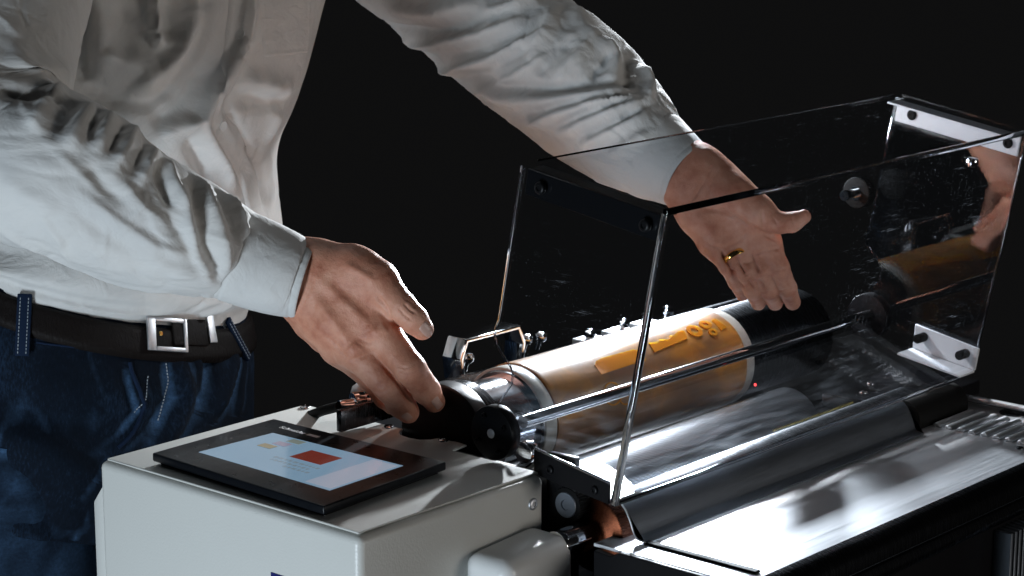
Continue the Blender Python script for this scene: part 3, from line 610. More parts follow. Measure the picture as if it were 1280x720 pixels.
for x in (.59, .64, .69): box('rail_block', (x, .236, .958), (x+.032, .262, .972), M['steel'], rail, .003)
fa = Vector((0.2232, 0.25, 0.9718)); fb = Vector((0.2824, 0.225, 0.9707)); fd = (fb-fa)
fit = lathe('air_fitting', [(0, .006), (.004, .007), (.02, .007), (.02, .0105), (.045, .0105), (.045, .0085), (.05, .0085)], fa, fd, M['chrome'], press, 32)
lathe('knurled_ring', rounded(.014, .026, .0118), fa, fd, M['chrome'], fit, 60, 1, .06)
lathe('hex_nut', rounded(.030, .042, .0135), fa, fd, M['dark_steel'], fit, 6)
lathe('dome_nut', [(0, .009), (.004, .0092), (.009, .0075), (.0115, .004)], (0.2638, 0.262, 0.9728), (0, 0, 1), M['steel'], fit, 32)
tube('air_hose', [(0.2232, 0.25, 0.9718), (0.2219, 0.27, 0.9644), (0.2477, 0.32, 0.9442), (0.2798, 0.37, 0.9071)], .005, M['rubber'], fit, 12)
lathe('bearing_cap', [(0, .03), (.008, .03), (.013, .024), (.016, .012)], (.345, .252, .944), (0, 0, 1), M['black'], press, 40)
l1 = lathe('status_light', rounded(0, .004, .0028), (0.8597, 0.16, 0.9693), (0, -1, .3), M['led_yellow'], press, 16)
l2 = lathe('status_light', rounded(0, .002, .0016), (0.6084, 0.03, 0.9556), (0, -1, .2), M['led_red'], press, 16)

# ================================================================== the man
man = thing('person', 'man in white shirt, blue jeans and brown belt reaching over the printing press', 'person', (.22, .61, 0))
def grid_mesh(name, V, m, parent, closed=(True, True), uvscale=None):
    n, k = V.shape[:2]; vs_ = V.reshape(-1, 3); i = np.arange(n-1)[:, None]*k; j = np.arange(k)[None]; j2 = (j+1) % k
    F = np.stack([i+j, i+j2, i+k+j2, i+k+j], -1).reshape(-1, 4); me = bpy.data.meshes.new(name)
    faces = F.tolist()
    if closed[0]: faces.append(list(range(k))[::-1])
    if closed[1]: faces.append(list(range((n-1)*k, n*k)))
    me.from_pydata(vs_.tolist(), [], faces); me.update()
    ulen = np.linalg.norm(V-np.roll(V, 1, 1), axis=2).sum(1).mean(); vl = np.r_[0, np.cumsum(np.linalg.norm(np.diff(V.mean(1), axis=0), axis=1))]
    uv = me.uv_layers.new(name='UVMap'); li = np.empty(len(me.loops), int); me.loops.foreach_get('vertex_index', li)
    U = (li % k)/k*ulen; U = U-(((li % k) == 0)*0); W = vl[li//k]
    # keep the seam face continuous
    arr = np.stack([U, W], 1); q = len(F)*4; A = arr[:q].reshape(-1, 4, 2); seam = (F[:, 0] % k) == k-1; A[seam, 1, 0] = ulen; A[seam, 2, 0] = ulen
    uv.data.foreach_set('uv', arr.ravel().astype(np.float32)); return finish(name, me, m, parent, True, 0)
def wrinkled(V, folds, amp=0, freq=(1, 1), seed=0, twist=0):
    N = grid_normals(V); n, k = V.shape[:2]; P = V.reshape(-1, 3); NN = N.reshape(-1, 3); d = strokes(P, NN, folds)
    if amp:
        s = np.r_[0, np.cumsum(np.linalg.norm(np.diff(V.mean(1), axis=0), axis=1))]; th = np.linspace(0, 2*np.pi, k, endpoint=False)
        S, T = np.meshgrid(s, th, indexing='ij'); T = T+S*twist
        q = np.stack([np.cos(T)*freq[0]+seed, np.sin(T)*freq[0]+.3*seed, S*freq[1]], -1).reshape(-1, 3); w1 = perlin(q+.6*perlin(q*.7+9)[:, None])
        d += amp*(1-np.abs(w1)*2.4)*.6+amp*.5*perlin(q*2.1+5)
        d += amp*.20*perlin(q*4.7+15)-amp*.35*np.clip(.12-np.abs(perlin(q*1.9+25)), 0, 1)/.12
    return (P+NN*d[:, None]).reshape(V.shape)
# folds of the cloth: (line on the cloth, height, width, lean)
FOLDS_NEAR = [
 ([(-0.0158, 0.4356, 1.3197), (0.0073, 0.4196, 1.3026), (0.0632, 0.442, 1.2913)], 0.007, 0.013, -.3), ([(-0.0386, 0.4126, 1.2908), (-0.0136, 0.3924, 1.2877), (-0.0016, 0.3696, 1.281)], -0.008, 0.0078, 0),
 ([(-0.0231, 0.4106, 1.2957), (-0.0373, 0.3706, 1.2662), (-0.0291, 0.3361, 1.2364), (-0.0061, 0.3126, 1.2026)], 0.0023, 0.00312, 0),
 ([(-0.0392, 0.3652, 1.2606), (-0.0127, 0.3765, 1.2819), (0.0197, 0.396, 1.2883)], 0.01035, 0.00702, -.3), ([(-0.0276, 0.3503, 1.2576), (-0.0058, 0.3562, 1.2729), (0.0187, 0.373, 1.282)], -0.0092, 0.00585, 0),
 ([(-0.0239, 0.3359, 1.2429), (0.0024, 0.3474, 1.2683), (0.0273, 0.3606, 1.275)], 0.0092, 0.00663, -.3), ([(-0.0045, 0.3313, 1.2507), (0.0118, 0.3419, 1.2649), (0.0341, 0.3604, 1.2728)], -0.00805, 0.00468, 0),
 ([(-0.005, 0.3246, 1.2404), (0.0171, 0.3363, 1.26), (0.0403, 0.3564, 1.2685)], 0.0069, 0.00585, .2), ([(0.009, 0.3196, 1.2389), (0.0277, 0.3283, 1.2513), (0.0491, 0.3453, 1.2579)], -0.007475, 0.00468, 0),
 ([(0.0059, 0.3124, 1.2228), (0.0294, 0.3204, 1.2421), (0.0655, 0.3498, 1.25)], 0.00805, 0.00624, -.3), ([(0.026, 0.3077, 1.2222), (0.0434, 0.3164, 1.2347), (0.0718, 0.3412, 1.2411)], -0.0069, 0.00468, 0),
 ([(0.0236, 0.3027, 1.2094), (0.0457, 0.3097, 1.2256), (0.0676, 0.3277, 1.2354)], 0.0069, 0.00585, 0),
 ([(0.051, 0.3097, 1.2245), (0.0493, 0.2972, 1.2065), (0.0507, 0.2864, 1.1877)], -0.00805, 0.00507, 0), ([(0.0702, 0.3174, 1.2256), (0.0636, 0.2968, 1.2077), (0.0609, 0.2813, 1.1843)], 0.00805, 0.00585, .2),
 ([(0.0896, 0.3011, 1.208), (0.0736, 0.2794, 1.1868), (0.0723, 0.2688, 1.1516), (0.0957, 0.2737, 1.1132)], -0.01035, 0.00585, 0), ([(0.0694, 0.2932, 1.2038), (0.0626, 0.2757, 1.1713), (0.0681, 0.2719, 1.1404), (0.0874, 0.2758, 1.1144)], 0.0069, 0.00624, -.2),
 ([(0.0982, 0.2998, 1.2046), (0.0905, 0.2737, 1.1813), (0.0924, 0.2632, 1.152), (0.0982, 0.2669, 1.1233)], 0.007475, 0.00546, .3), ([(0.1092, 0.2928, 1.1964), (0.1064, 0.2705, 1.1749), (0.1077, 0.2622, 1.1521)], -0.00805, 0.00468, 0),
 ([(0.1164, 0.2877, 1.1897), (0.1202, 0.2718, 1.1717), (0.1194, 0.2664, 1.1471)], 0.0069, 0.00468, 0),
 ([(-0.0221, 0.323, 1.2071), (0.0072, 0.3054, 1.1774), (0.0351, 0.2901, 1.1543), (0.0612, 0.2751, 1.1437)], 0.004025, 0.00546, .3), ([(-0.0262, 0.3276, 1.1904), (0.0033, 0.313, 1.1603), (0.0355, 0.296, 1.1383)], -0.00345, 0.0078, 0),
 ([(-0.0466, 0.3511, 1.1911), (-0.0276, 0.3494, 1.1601), (0.0043, 0.3692, 1.1293)], 0.00253, 0.0039, .3), ([(-0.0561, 0.3995, 1.1701), (-0.006, 0.3828, 1.1364), (0.0328, 0.3521, 1.1137), (0.0629, 0.3142, 1.1046)], 0.00322, 0.00546, 0),
 ([(-0.0662, 0.3811, 1.2214), (-0.0515, 0.3551, 1.2002), (-0.0354, 0.3368, 1.1908)], 0.00345, 0.00936, 0), ([(0.0438, 0.287, 1.1817), (0.0563, 0.2766, 1.1582), (0.0773, 0.2753, 1.1216)], -0.0046, 0.00546, 0),
 ([(0.0107, 0.308, 1.2147), (0.0265, 0.2963, 1.1885), (0.0466, 0.283, 1.1709)], 0.0046, 0.00702, .3), ([(-0.0135, 0.3238, 1.2316), (-0.0043, 0.3129, 1.2106), (0.0136, 0.3021, 1.1931)], -0.004025, 0.00702, 0),
 ([(0.0147, 0.307, 1.1524), (0.0428, 0.2911, 1.1357), (0.0812, 0.274, 1.1206)], 0.00345, 0.0078, 0),
 ([(0.0507, 0.294, 1.123), (0.0696, 0.2762, 1.1272), (0.0884, 0.266, 1.1321)], 0.00345, 0.00468, 0)]
FOLDS_FAR = [
 ([(0.5273, 0.4805, 1.3079), (0.5136, 0.4188, 1.3015), (0.5104, 0.3588, 1.3093), (0.5337, 0.2979, 1.3303)], -0.0115, 0.00702, 0), ([(0.4997, 0.4469, 1.3289), (0.5086, 0.3908, 1.3223), (0.5226, 0.3342, 1.3357)], 0.01035, 0.00936, 0),
 ([(0.537, 0.4564, 1.2898), (0.5111, 0.3704, 1.2968), (0.5139, 0.3217, 1.3054), (0.5335, 0.2828, 1.3225)], 0.01035, 0.00741, .4), ([(0.5404, 0.4363, 1.2774), (0.5119, 0.3475, 1.2849), (0.5242, 0.28, 1.3087)], -0.00805, 0.00624, 0),
 ([(0.544, 0.4156, 1.2644), (0.517, 0.3576, 1.2702), (0.5117, 0.3078, 1.282), (0.5347, 0.2556, 1.3099)], 0.01035, 0.00663, .5), ([(0.5461, 0.3932, 1.2513), (0.5123, 0.3124, 1.2681), (0.5239, 0.2543, 1.295)], -0.0069, 0.00546, 0),
 ([(0.5353, 0.3628, 1.2448), (0.5127, 0.2962, 1.2574), (0.5157, 0.2553, 1.2767), (0.5326, 0.2325, 1.2949)], 0.0069, 0.00546, .3),
 ([(0.5161, 0.3403, 1.265), (0.5135, 0.298, 1.2538), (0.5152, 0.2263, 1.2551), (0.5514, 0.1642, 1.2629)], -0.0095, 0.0066, 0), ([(0.5214, 0.3454, 1.2551), (0.5166, 0.2969, 1.2421), (0.5141, 0.2232, 1.246), (0.5261, 0.1832, 1.2507), (0.5556, 0.1545, 1.2572)], .0105, .0074, .3),
 ([(0.522, 0.2716, 1.2181), (0.5138, 0.2162, 1.2326), (0.5238, 0.1787, 1.2417), (0.5568, 0.1442, 1.249)], 0.0115, 0.00702, .4), ([(0.5141, 0.2475, 1.2294), (0.516, 0.2064, 1.2418), (0.5307, 0.1734, 1.2502)], -0.0069, 0.00468, 0),
 ([(0.5159, 0.2166, 1.2119), (0.5174, 0.1859, 1.2251), (0.5322, 0.1558, 1.237), (0.5585, 0.1391, 1.2452)], 0.0092, 0.00585, .4), ([(0.5144, 0.2167, 1.22), (0.5195, 0.1836, 1.2336), (0.5376, 0.1545, 1.2431)], -0.0069, 0.0039, 0),
 ([(0.5182, 0.191, 1.2009), (0.5212, 0.1632, 1.2156), (0.537, 0.1384, 1.2281), (0.5525, 0.1328, 1.2369)], 0.00805, 0.00546, .3), ([(0.5179, 0.179, 1.2097), (0.5278, 0.1524, 1.2257), (0.5457, 0.1364, 1.2353)], -0.00575, 0.0039, 0),
 ([(0.5218, 0.1562, 1.1948), (0.5276, 0.1363, 1.2066), (0.5409, 0.1234, 1.2176)], 0.00575, 0.00468, .3),
 ([(0.574, 0.2085, 1.3041), (0.5683, 0.1836, 1.2853), (0.5452, 0.1663, 1.2603)], .010, .010, .15), ([(0.5912, 0.1831, 1.2853), (0.5568, 0.1694, 1.27), (0.5556, 0.1545, 1.2572)], -.008, .009, 0), ([(0.5913, 0.1722, 1.2761), (0.58, 0.1504, 1.2588), (0.5585, 0.1391, 1.2452)], 0.0092, 0.00624, 0),
 ([(0.5354, 0.229, 1.296), (0.5639, 0.2252, 1.312), (0.5897, 0.2582, 1.3325)], 0.0069, 0.01092, 0), ([(0.5177, 0.2288, 1.2661), (0.5374, 0.2127, 1.2877), (0.5754, 0.2192, 1.311)], 0.0069, 0.00858, .3), ([(0.5145, 0.2459, 1.2664), (0.5248, 0.2372, 1.2868), (0.5484, 0.222, 1.3026)], -0.00575, 0.00702, 0),
 ([(0.5164, 0.261, 1.2821), (0.5303, 0.2558, 1.305), (0.5575, 0.2643, 1.3303)], 0.0069, 0.00936, .3), ([(0.5322, 0.1921, 1.2672), (0.5503, 0.1853, 1.2789), (0.5675, 0.1914, 1.291)], -0.0069, 0.00624, 0),
 ([(0.5179, 0.3309, 1.3238), (0.5367, 0.3003, 1.3346), (0.5677, 0.2919, 1.3477)], 0.00805, 0.0078, .3), ([(0.5168, 0.2864, 1.2366), (0.516, 0.2544, 1.2247), (0.5163, 0.2174, 1.2103)], 0.00345, 0.0039, 0), ([(0.5193, 0.2856, 1.2298), (0.5196, 0.262, 1.2186), (0.5197, 0.2311, 1.2052)], -0.0023, 0.00312, 0),
 ([(0.5215, 0.3974, 1.2795), (0.5127, 0.3366, 1.2764), (0.5119, 0.2898, 1.2749)], 0.00575, 0.00702, 0)]
FOLDS_TORSO = [
 ([(0.156, 0.5393, 1.3536), (0.1511, 0.5338, 1.3061), (0.1484, 0.5289, 1.2738)], -0.021, 0.0119, 0), ([(0.1678, 0.5306, 1.37), (0.1655, 0.5232, 1.3207), (0.1598, 0.5202, 1.2825)], 0.012, 0.0153, 0),
 ([(0.2116, 0.503, 1.3746), (0.2132, 0.4992, 1.3512), (0.2101, 0.4967, 1.3231), (0.2118, 0.4931, 1.3012)], 0.024, 0.0102, -.75), ([(0.2274, 0.4956, 1.3677), (0.2268, 0.4919, 1.3348), (0.2241, 0.4896, 1.3085)], -0.021, 0.0119, 0),
 ([(0.2611, 0.4859, 1.3653), (0.2547, 0.4833, 1.3255), (0.2364, 0.4848, 1.2988), (0.2088, 0.4911, 1.2759), (0.1801, 0.5019, 1.255)], 0.018, 0.01275, -.3), ([(0.2692, 0.4843, 1.3653), (0.2627, 0.4818, 1.3255), (0.2459, 0.4819, 1.2917), (0.2242, 0.4852, 1.2677)], -0.015, 0.0102, 0),
 ([(0.3259, 0.4788, 1.3607), (0.3102, 0.4764, 1.3085), (0.2873, 0.4757, 1.278), (0.266, 0.477, 1.2525), (0.2532, 0.4794, 1.2308), (0.2275, 0.4841, 1.2164)], 0.0165, 0.0085, -.5), ([(0.268, 0.4777, 1.2847), (0.2484, 0.4794, 1.2601), (0.2291, 0.483, 1.239), (0.2016, 0.4907, 1.225)], -0.0135, 0.01105, 0),
 ([(0.284, 0.4758, 1.255), (0.2887, 0.4775, 1.2308), (0.3147, 0.4846, 1.2006), (0.3451, 0.4956, 1.1705)], -0.0075, 0.0051, 0),
 ([(0.2557, 0.4794, 1.2269), (0.2754, 0.4823, 1.2006), (0.2935, 0.4857, 1.177), (0.3043, 0.4845, 1.1518)], 0.009, 0.00595, .4), ([(0.2382, 0.4825, 1.2139), (0.2533, 0.4842, 1.1925), (0.2692, 0.4839, 1.1659)], -0.009, 0.0085, 0),
 ([(0.3013, 0.4753, 1.2628), (0.3423, 0.4783, 1.255), (0.3959, 0.4951, 1.2433)], 0.0105, 0.0102, -.4), ([(0.3046, 0.4762, 1.2455), (0.3397, 0.4801, 1.239), (0.3829, 0.4939, 1.2289)], -0.0105, 0.00935, 0),
 ([(0.167, 0.5186, 1.3037), (0.1833, 0.505, 1.2893), (0.2106, 0.4912, 1.2825)], 0.012, 0.0153, -.3), ([(0.1479, 0.5289, 1.2717), (0.1691, 0.5088, 1.2575), (0.2018, 0.4917, 1.2525), (0.2322, 0.4832, 1.2697)], -0.015, 0.01275, 0),
 ([(0.2152, 0.4869, 1.2139), (0.2226, 0.4848, 1.2231), (0.2452, 0.4804, 1.2308)], 0.009, 0.0068, 0), ([(0.3443, 0.4781, 1.2601), (0.3762, 0.4959, 1.2139), (0.3612, 0.4991, 1.1884)], 0.006, 0.0102, 0),
 ([(0.3484, 0.4959, 1.1815), (0.3549, 0.4979, 1.1518), (0.3513, 0.4906, 1.1207)], -0.009, 0.0051, 0), ([(0.3711, 0.505, 1.1793), (0.3727, 0.5048, 1.1426), (0.3609, 0.4943, 1.1183)], 0.006, 0.00425, 0),
 ([(0.0648, 0.5704, 1.0665), (0.1064, 0.5237, 1.0556), (0.1674, 0.4968, 1.0397), (0.2338, 0.4775, 1.0349)], 0.006, 0.0085, 0), ([(0.2366, 0.4852, 1.0296), (0.2517, 0.4698, 1.0406), (0.2801, 0.4697, 1.0433)], -0.0075, 0.00425, 0), ([(0.2589, 0.4915, 1.0192), (0.2767, 0.4803, 1.0277), (0.2894, 0.4739, 1.0354)], 0.006, 0.00425, 0),
 ([(0.1856, 0.5142, 1.3536), (0.1844, 0.5095, 1.3207), (0.1786, 0.5087, 1.294)], -0.009, 0.0119, 0)]
FOLDS_JEANS = [
 ([(0.2206, 0.4827, 0.9811), (0.2269, 0.4749, 0.9383), (0.1996, 0.4709, 0.9095), (0.1756, 0.4697, 0.885)], .008, .012, .3), ([(0.2013, 0.4827, 0.9837), (0.1997, 0.4746, 0.9427), (0.1694, 0.4722, 0.9118)], -.006, .010, 0),
 ([(0.3098, 0.4978, 0.9699), (0.282, 0.4828, 0.9343), (0.2625, 0.4765, 0.9133)], .010, .010, .4), ([(0.2682, 0.4901, 0.9873), (0.2533, 0.4799, 0.9532), (0.236, 0.4737, 0.9221)], -.008, .011, 0),
 ([(0.2416, 0.4875, 0.9926), (0.2496, 0.4817, 0.9656), (0.2387, 0.4755, 0.9358)], .006, .009, 0), ([(0.1601, 0.483, 0.9749), (0.1685, 0.4751, 0.9358), (0.1429, 0.4763, 0.9171), (0.125, 0.4788, 0.9052)], .005, .006, 0), ([(0.1518, 0.4867, 0.9852), (0.158, 0.4767, 0.9385), (0.1317, 0.4781, 0.9135)], -.004, .007, 0),
 ([(0.0346, 0.5382, 0.9278), (0.0656, 0.5059, 0.9157), (0.1044, 0.4826, 0.8784)], .010, .022, .3), ([(0.0277, 0.5343, 0.8849), (0.0525, 0.5085, 0.8511), (0.0922, 0.4961, 0.8099)], -.008, .02, 0), ([(0.0267, 0.5357, 0.8424), (0.055, 0.5094, 0.8368), (0.0955, 0.4868, 0.8376)], .007, .016, 0),
 ([(0.0393, 0.5443, 0.9626), (0.0756, 0.5058, 0.9462), (0.1302, 0.4808, 0.9308)], -.005, .02, 0), ([(0.3264, 0.5045, 0.9663), (0.3105, 0.4922, 0.9348), (0.3003, 0.4862, 0.9031)], .006, .008, 0), ([(0.0312, 0.5316, 0.8327), (0.0543, 0.5132, 0.8228), (0.088, 0.4975, 0.8112)], .006, .014, 0)]
CREASES_NEAR = [
 ([(0.2012, 0.168, 1.0322), (0.2078, 0.154, 1.0126), (0.2298, 0.155, 0.9862)], -.0016, .0020, 0),
 ([(0.1997, 0.1723, 1.0962), (0.2038, 0.1636, 1.083), (0.2154, 0.1625, 1.0665)], -0.0024, .0022, 0), ([(0.2106, 0.1489, 1.0913), (0.2135, 0.145, 1.086), (0.2175, 0.1403, 1.0821)], -0.0009, .0011, 0), ([(0.2065, 0.1513, 1.0874), (0.2094, 0.1477, 1.0808), (0.2128, 0.142, 1.0764)], -0.0009, .0010, 0), ([(0.2139, 0.1496, 1.0948), (0.2188, 0.1452, 1.0901), (0.2197, 0.1426, 1.0864)], -0.00075, .0009, 0),
 ([(0.1993, 0.146, 1.0302), (0.2018, 0.1375, 1.028), (0.2088, 0.1317, 1.0315)], -0.00105, .0012, 0), ([(0.1995, 0.1482, 1.0346), (0.2013, 0.1394, 1.0324), (0.2102, 0.1334, 1.0368)], -0.00075, .0010, 0), ([(0.2, 0.1423, 1.0263), (0.2044, 0.136, 1.0224), (0.2122, 0.1307, 1.0258)], -0.0006, .0009, 0),
 ([(0.1931, 0.1788, 1.0103), (0.1945, 0.1658, 1.006), (0.1992, 0.1573, 1.0104)], -0.0009, .0012, 0), ([(0.202, 0.1658, 0.9958), (0.2084, 0.1618, 0.991), (0.2131, 0.1558, 0.9958)], -0.0009, .0010, 0), ([(0.2157, 0.1411, 1.0073), (0.222, 0.136, 1.0047), (0.2277, 0.1318, 1.0103)], -0.0009, .0010, 0),
 ([(0.1722, 0.2206, 1.1094), (0.1818, 0.1988, 1.0917), (0.1936, 0.178, 1.0707)], 0.0018, .0055, 0), ([(0.1672, 0.2242, 1.094), (0.1718, 0.2048, 1.0742), (0.1809, 0.192, 1.0522)], 0.0015, .005, 0), ([(0.18, 0.2082, 1.1028), (0.1906, 0.1884, 1.0852), (0.1968, 0.1746, 1.072)], -0.0012, .006, 0),
 ([(0.1711, 0.212, 1.0566), (0.1759, 0.2042, 1.0487), (0.1791, 0.1944, 1.039)], -0.0009, .0018, 0), ([(0.1802, 0.1931, 1.0355), (0.1866, 0.182, 1.039), (0.1957, 0.1715, 1.0446)], -0.00105, .0020, 0), ([(0.1866, 0.1863, 1.0566), (0.192, 0.1768, 1.0522), (0.2024, 0.1625, 1.062)], -0.00075, .0016, 0),
 ([(0.1935, 0.1756, 1.0666), (0.1961, 0.1697, 1.0632), (0.2041, 0.1645, 1.0668)], 0.0018, .006, 0), ([(0.1806, 0.1916, 1.05), (0.1829, 0.1872, 1.0456), (0.1869, 0.1845, 1.0513)], 0.0018, .006, 0), ([(0.1716, 0.233, 1.1302), (0.1648, 0.2305, 1.1094), (0.1604, 0.2392, 1.0859)], -0.0009, .0025, 0), ([(0.1742, 0.2269, 1.1274), (0.1672, 0.2265, 1.1072), (0.1626, 0.2348, 1.0835)], -0.00075, .002, 0),
 ([(0.1872, 0.2026, 1.1254), (0.193, 0.1878, 1.118), (0.1977, 0.1754, 1.1112)], 0.0015, .004, 0)]
CREASES_FAR = [
 ([(0.5832, 0.0216, 1.1022), (0.5855, 0.0128, 1.0824), (0.6052, 0.0172, 1.0562)], -.0042, .0022, 0), ([(0.5732, 0.0339, 1.1), (0.5752, 0.0227, 1.0813), (0.5997, 0.025, 1.0552)], -.0042, .0022, 0), ([(0.5618, 0.0445, 1.1044), (0.5697, 0.034, 1.0822), (0.5904, 0.0326, 1.0591)], -.0042, .0022, 0),
 ([(0.5772, 0.0172, 1.1272), (0.5686, 0.0316, 1.1386), (0.5615, 0.0457, 1.144), (0.5533, 0.0581, 1.1447)], -0.00196, .0024, 0), ([(0.5777, 0.0194, 1.1258), (0.5776, 0.0295, 1.1132), (0.5655, 0.041, 1.1044), (0.5553, 0.0555, 1.1093)], -0.0014, .0020, 0), ([(0.5757, 0.015, 1.1309), (0.5902, 0.0091, 1.1206), (0.6005, 0.0037, 1.1132)], -0.00168, .0022, 0),
 ([(0.5849, 0.0194, 1.0978), (0.5908, 0.0098, 1.1022), (0.6032, 0.0005, 1.104)], -0.00126, .0016, 0), ([(0.5735, 0.0324, 1.089), (0.5824, 0.0231, 1.0895), (0.5867, 0.0168, 1.0934)], -0.00126, .0014, 0), ([(0.563, 0.0436, 1.0956), (0.5695, 0.0374, 1.0958), (0.5744, 0.0324, 1.0999)], -0.00112, .0014, 0),
 ([(0.5917, 0.0056, 1.0802), (0.5975, -0.0031, 1.0824), (0.6047, -0.0085, 1.0848)], -0.00112, .0013, 0), ([(0.5865, 0.0172, 1.0753), (0.5878, 0.0088, 1.078), (0.593, 0.0051, 1.0802)], -0.00112, .0013, 0), ([(0.574, 0.026, 1.0758), (0.5772, 0.0204, 1.078), (0.5829, 0.0184, 1.0808)], -0.00098, .0012, 0),
 ([(0.618, 0.0098, 1.0559), (0.617, 0.0008, 1.0593), (0.6256, -0.0037, 1.0614)], -0.00098, .0012, 0), ([(0.6049, 0.0238, 1.0538), (0.6061, 0.014, 1.0572), (0.6115, 0.0106, 1.0582)], -0.00098, .0012, 0),
 ([(0.5874, -0.0024, 1.1394), (0.5881, -0.0066, 1.133), (0.6093, 0.0062, 1.1198)], -0.00098, .0014, 0), ([(0.5803, 0.0057, 1.1462), (0.5793, 0.0048, 1.1374), (0.5835, 0.0062, 1.127)], -0.00112, .0016, 0), ([(0.6007, -0.0156, 1.1395), (0.5995, -0.019, 1.1337), (0.6035, -0.0193, 1.1251)], -0.00084, .0011, 0),
 ([(0.5702, 0.0596, 1.1874), (0.5565, 0.0634, 1.1682), (0.5478, 0.0722, 1.1484)], -0.00112, .0018, 0), ([(0.5716, 0.0544, 1.1838), (0.559, 0.0568, 1.1638), (0.55, 0.0634, 1.144)], -0.00084, .0016, 0), ([(0.5622, 0.041, 1.1622), (0.5684, 0.0268, 1.1506), (0.5732, 0.0172, 1.1373)], 0.00112, .006, 0), ([(0.5484, 0.0636, 1.1374), (0.5555, 0.0536, 1.1258), (0.5602, 0.0474, 1.1154)], 0.00112, .006, 0)]

def fine_creases(V, n, seed, slope, length=(.02, .06), hgt=.0013):
    """short sharp creases scattered over a garment; slope: columns travelled per row"""
    g_ = np.random.RandomState(seed); nr, k = V.shape[:2]; out = []; dr = np.linalg.norm(np.diff(V.mean(1), axis=0), axis=1).mean(); dc = np.linalg.norm(V-np.roll(V, 1, 1), axis=2).mean()
    for _ in range(n):
        r0, c0 = g_.uniform(6, nr-7), g_.uniform(0, k); a_ = slope+g_.normal(0, .45); L_ = g_.uniform(*length); P = []; bend = g_.normal(0, .5)
        for t in np.linspace(0, 1, 6): P.append(V[int(np.clip(r0+L_*t*math.cos(a_+bend*t)/dr, 0, nr-1)), int(c0+L_*t*math.sin(a_+bend*t)/dc) % k])
        w_ = g_.uniform(.0014, .0030); s_ = g_.choice((-1, 1)); P = np.array(P)+np.linspace(0, 1e-6, 6)[:, None]
        if np.linalg.norm(np.diff(P, axis=0), axis=1).min() > 1e-4: out.append((P, s_*hgt*g_.uniform(.5, 1.2), w_, g_.uniform(-.4, .4)))
    return out
FOLDS_NEAR = FOLDS_NEAR+fine_creases(near_v, 70, 4, 1.1); FOLDS_FAR = FOLDS_FAR+fine_creases(far_v, 80, 5, -1.1); FOLDS_TORSO = FOLDS_TORSO+fine_creases(torso_v, 120, 6, .4, (.02, .08), .0010)
T_ = wrinkled(torso_v, FOLDS_TORSO, .0022, (1.5, 7), 3.1, 1.0)
N_ = wrinkled(near_v, FOLDS_NEAR, .0026, (1.3, 13), 1.7, 5.)
F_ = wrinkled(far_v, FOLDS_FAR, .0030, (1.3, 15), 8.3, -6.)
shirt = grid_mesh('shirt', T_, M['shirt'], man)
def join_into(a, b):
    bm = bmesh.new(); bm.from_mesh(a.data); bm.from_mesh(b.data); bm.to_mesh(a.data); bm.free(); me = b.data; bpy.data.objects.remove(b); bpy.data.meshes.remove(me)
for V in (N_, F_): join_into(shirt, grid_mesh('sleeve', V, M['shirt'], man))
shirt.data.shade_smooth()
def cuff(V, seed):
    V = wrinkled(V, [], .0006, (1.2, 14), seed); N = grid_normals(V); s_ = np.r_[0, np.cumsum(np.linalg.norm(np.diff(V.mean(1), axis=0), axis=1))]
    for e_ in (.006, s_[-1]-.006): V = V-N*(.0007*np.exp(-((s_-e_)/.0011)**2))[:, None, None]
    c = V.mean(1, keepdims=True)
    inner = V[::-1]-N[::-1]*.0022; lip = (V[-1]+inner[0])/2+(V[-1]-V[-2])*.35
    W = np.concatenate([V, lip[None], inner], 0)
    th = np.linspace(0, 2*np.pi, V.shape[1], endpoint=False)
    o = grid_mesh('cuff', W, M['shirt'], shirt, (False, False)); return o
cuff(ncuff_v, 2.2); cuff(fcuff_v, 6.1)
def at_grid(V, N, r, c, off):
    n, k = V.shape[:2]; r = min(max(r, 0), n-1.001); i = int(r); j = int(math.floor(c)); fr, fc = r-i, c-j; g = lambda A: (A[i, j % k]*(1-fr)*(1-fc)+A[i+1, j % k]*fr*(1-fc)+A[i, (j+1) % k]*(1-fr)*fc+A[i+1, (j+1) % k]*fr*fc)
    nn = g(N); return g(V)+nn/np.linalg.norm(nn)*off
def patch(name, V, rc, nu, nv, off, m, parent, rim_=.0014):
    """cloth laid on a garment: rc = four corners in the garment's own rows and columns"""
    N = grid_normals(V); P = np.empty((nv, nu, 3)); 
    for a in range(nv):
        for b in range(nu):
            s, t = b/(nu-1), a/(nv-1); q = [(rc[0][i]*(1-s)+rc[1][i]*s)*(1-t)+(rc[3][i]*(1-s)+rc[2][i]*s)*t for i in (0, 1)]
            edge_ = a in (0, nv-1) or b in (0, nu-1); P[a, b] = at_grid(V, N, q[0], q[1], -.0004 if edge_ else off+(rim_ if (a in (1, 2, nv-2, nv-3) or b in (1, 2, nu-2, nu-3)) else 0))
    me = bpy.data.meshes.new(name); F = [(a*nu+b, a*nu+b+1, a*nu+nu+b+1, a*nu+nu+b) for a in range(nv-1) for b in range(nu-1)]; me.from_pydata(P.reshape(-1, 3).tolist(), [], F); me.update()
    uv = me.uv_layers.new(name='UVMap'); li = np.empty(len(me.loops), int); me.loops.foreach_get('vertex_index', li)
    uv.data.foreach_set('uv', np.stack([(li % nu)*.0035, (li//nu)*.0035], 1).ravel().astype(np.float32)); return finish(name, me, m, parent, True, 0)
patch('pocket', T_, [(171, 226), (169, 247), (137, 257), (139, 232)], 34, 44, .0011, M['shirt'], shirt, .0006)
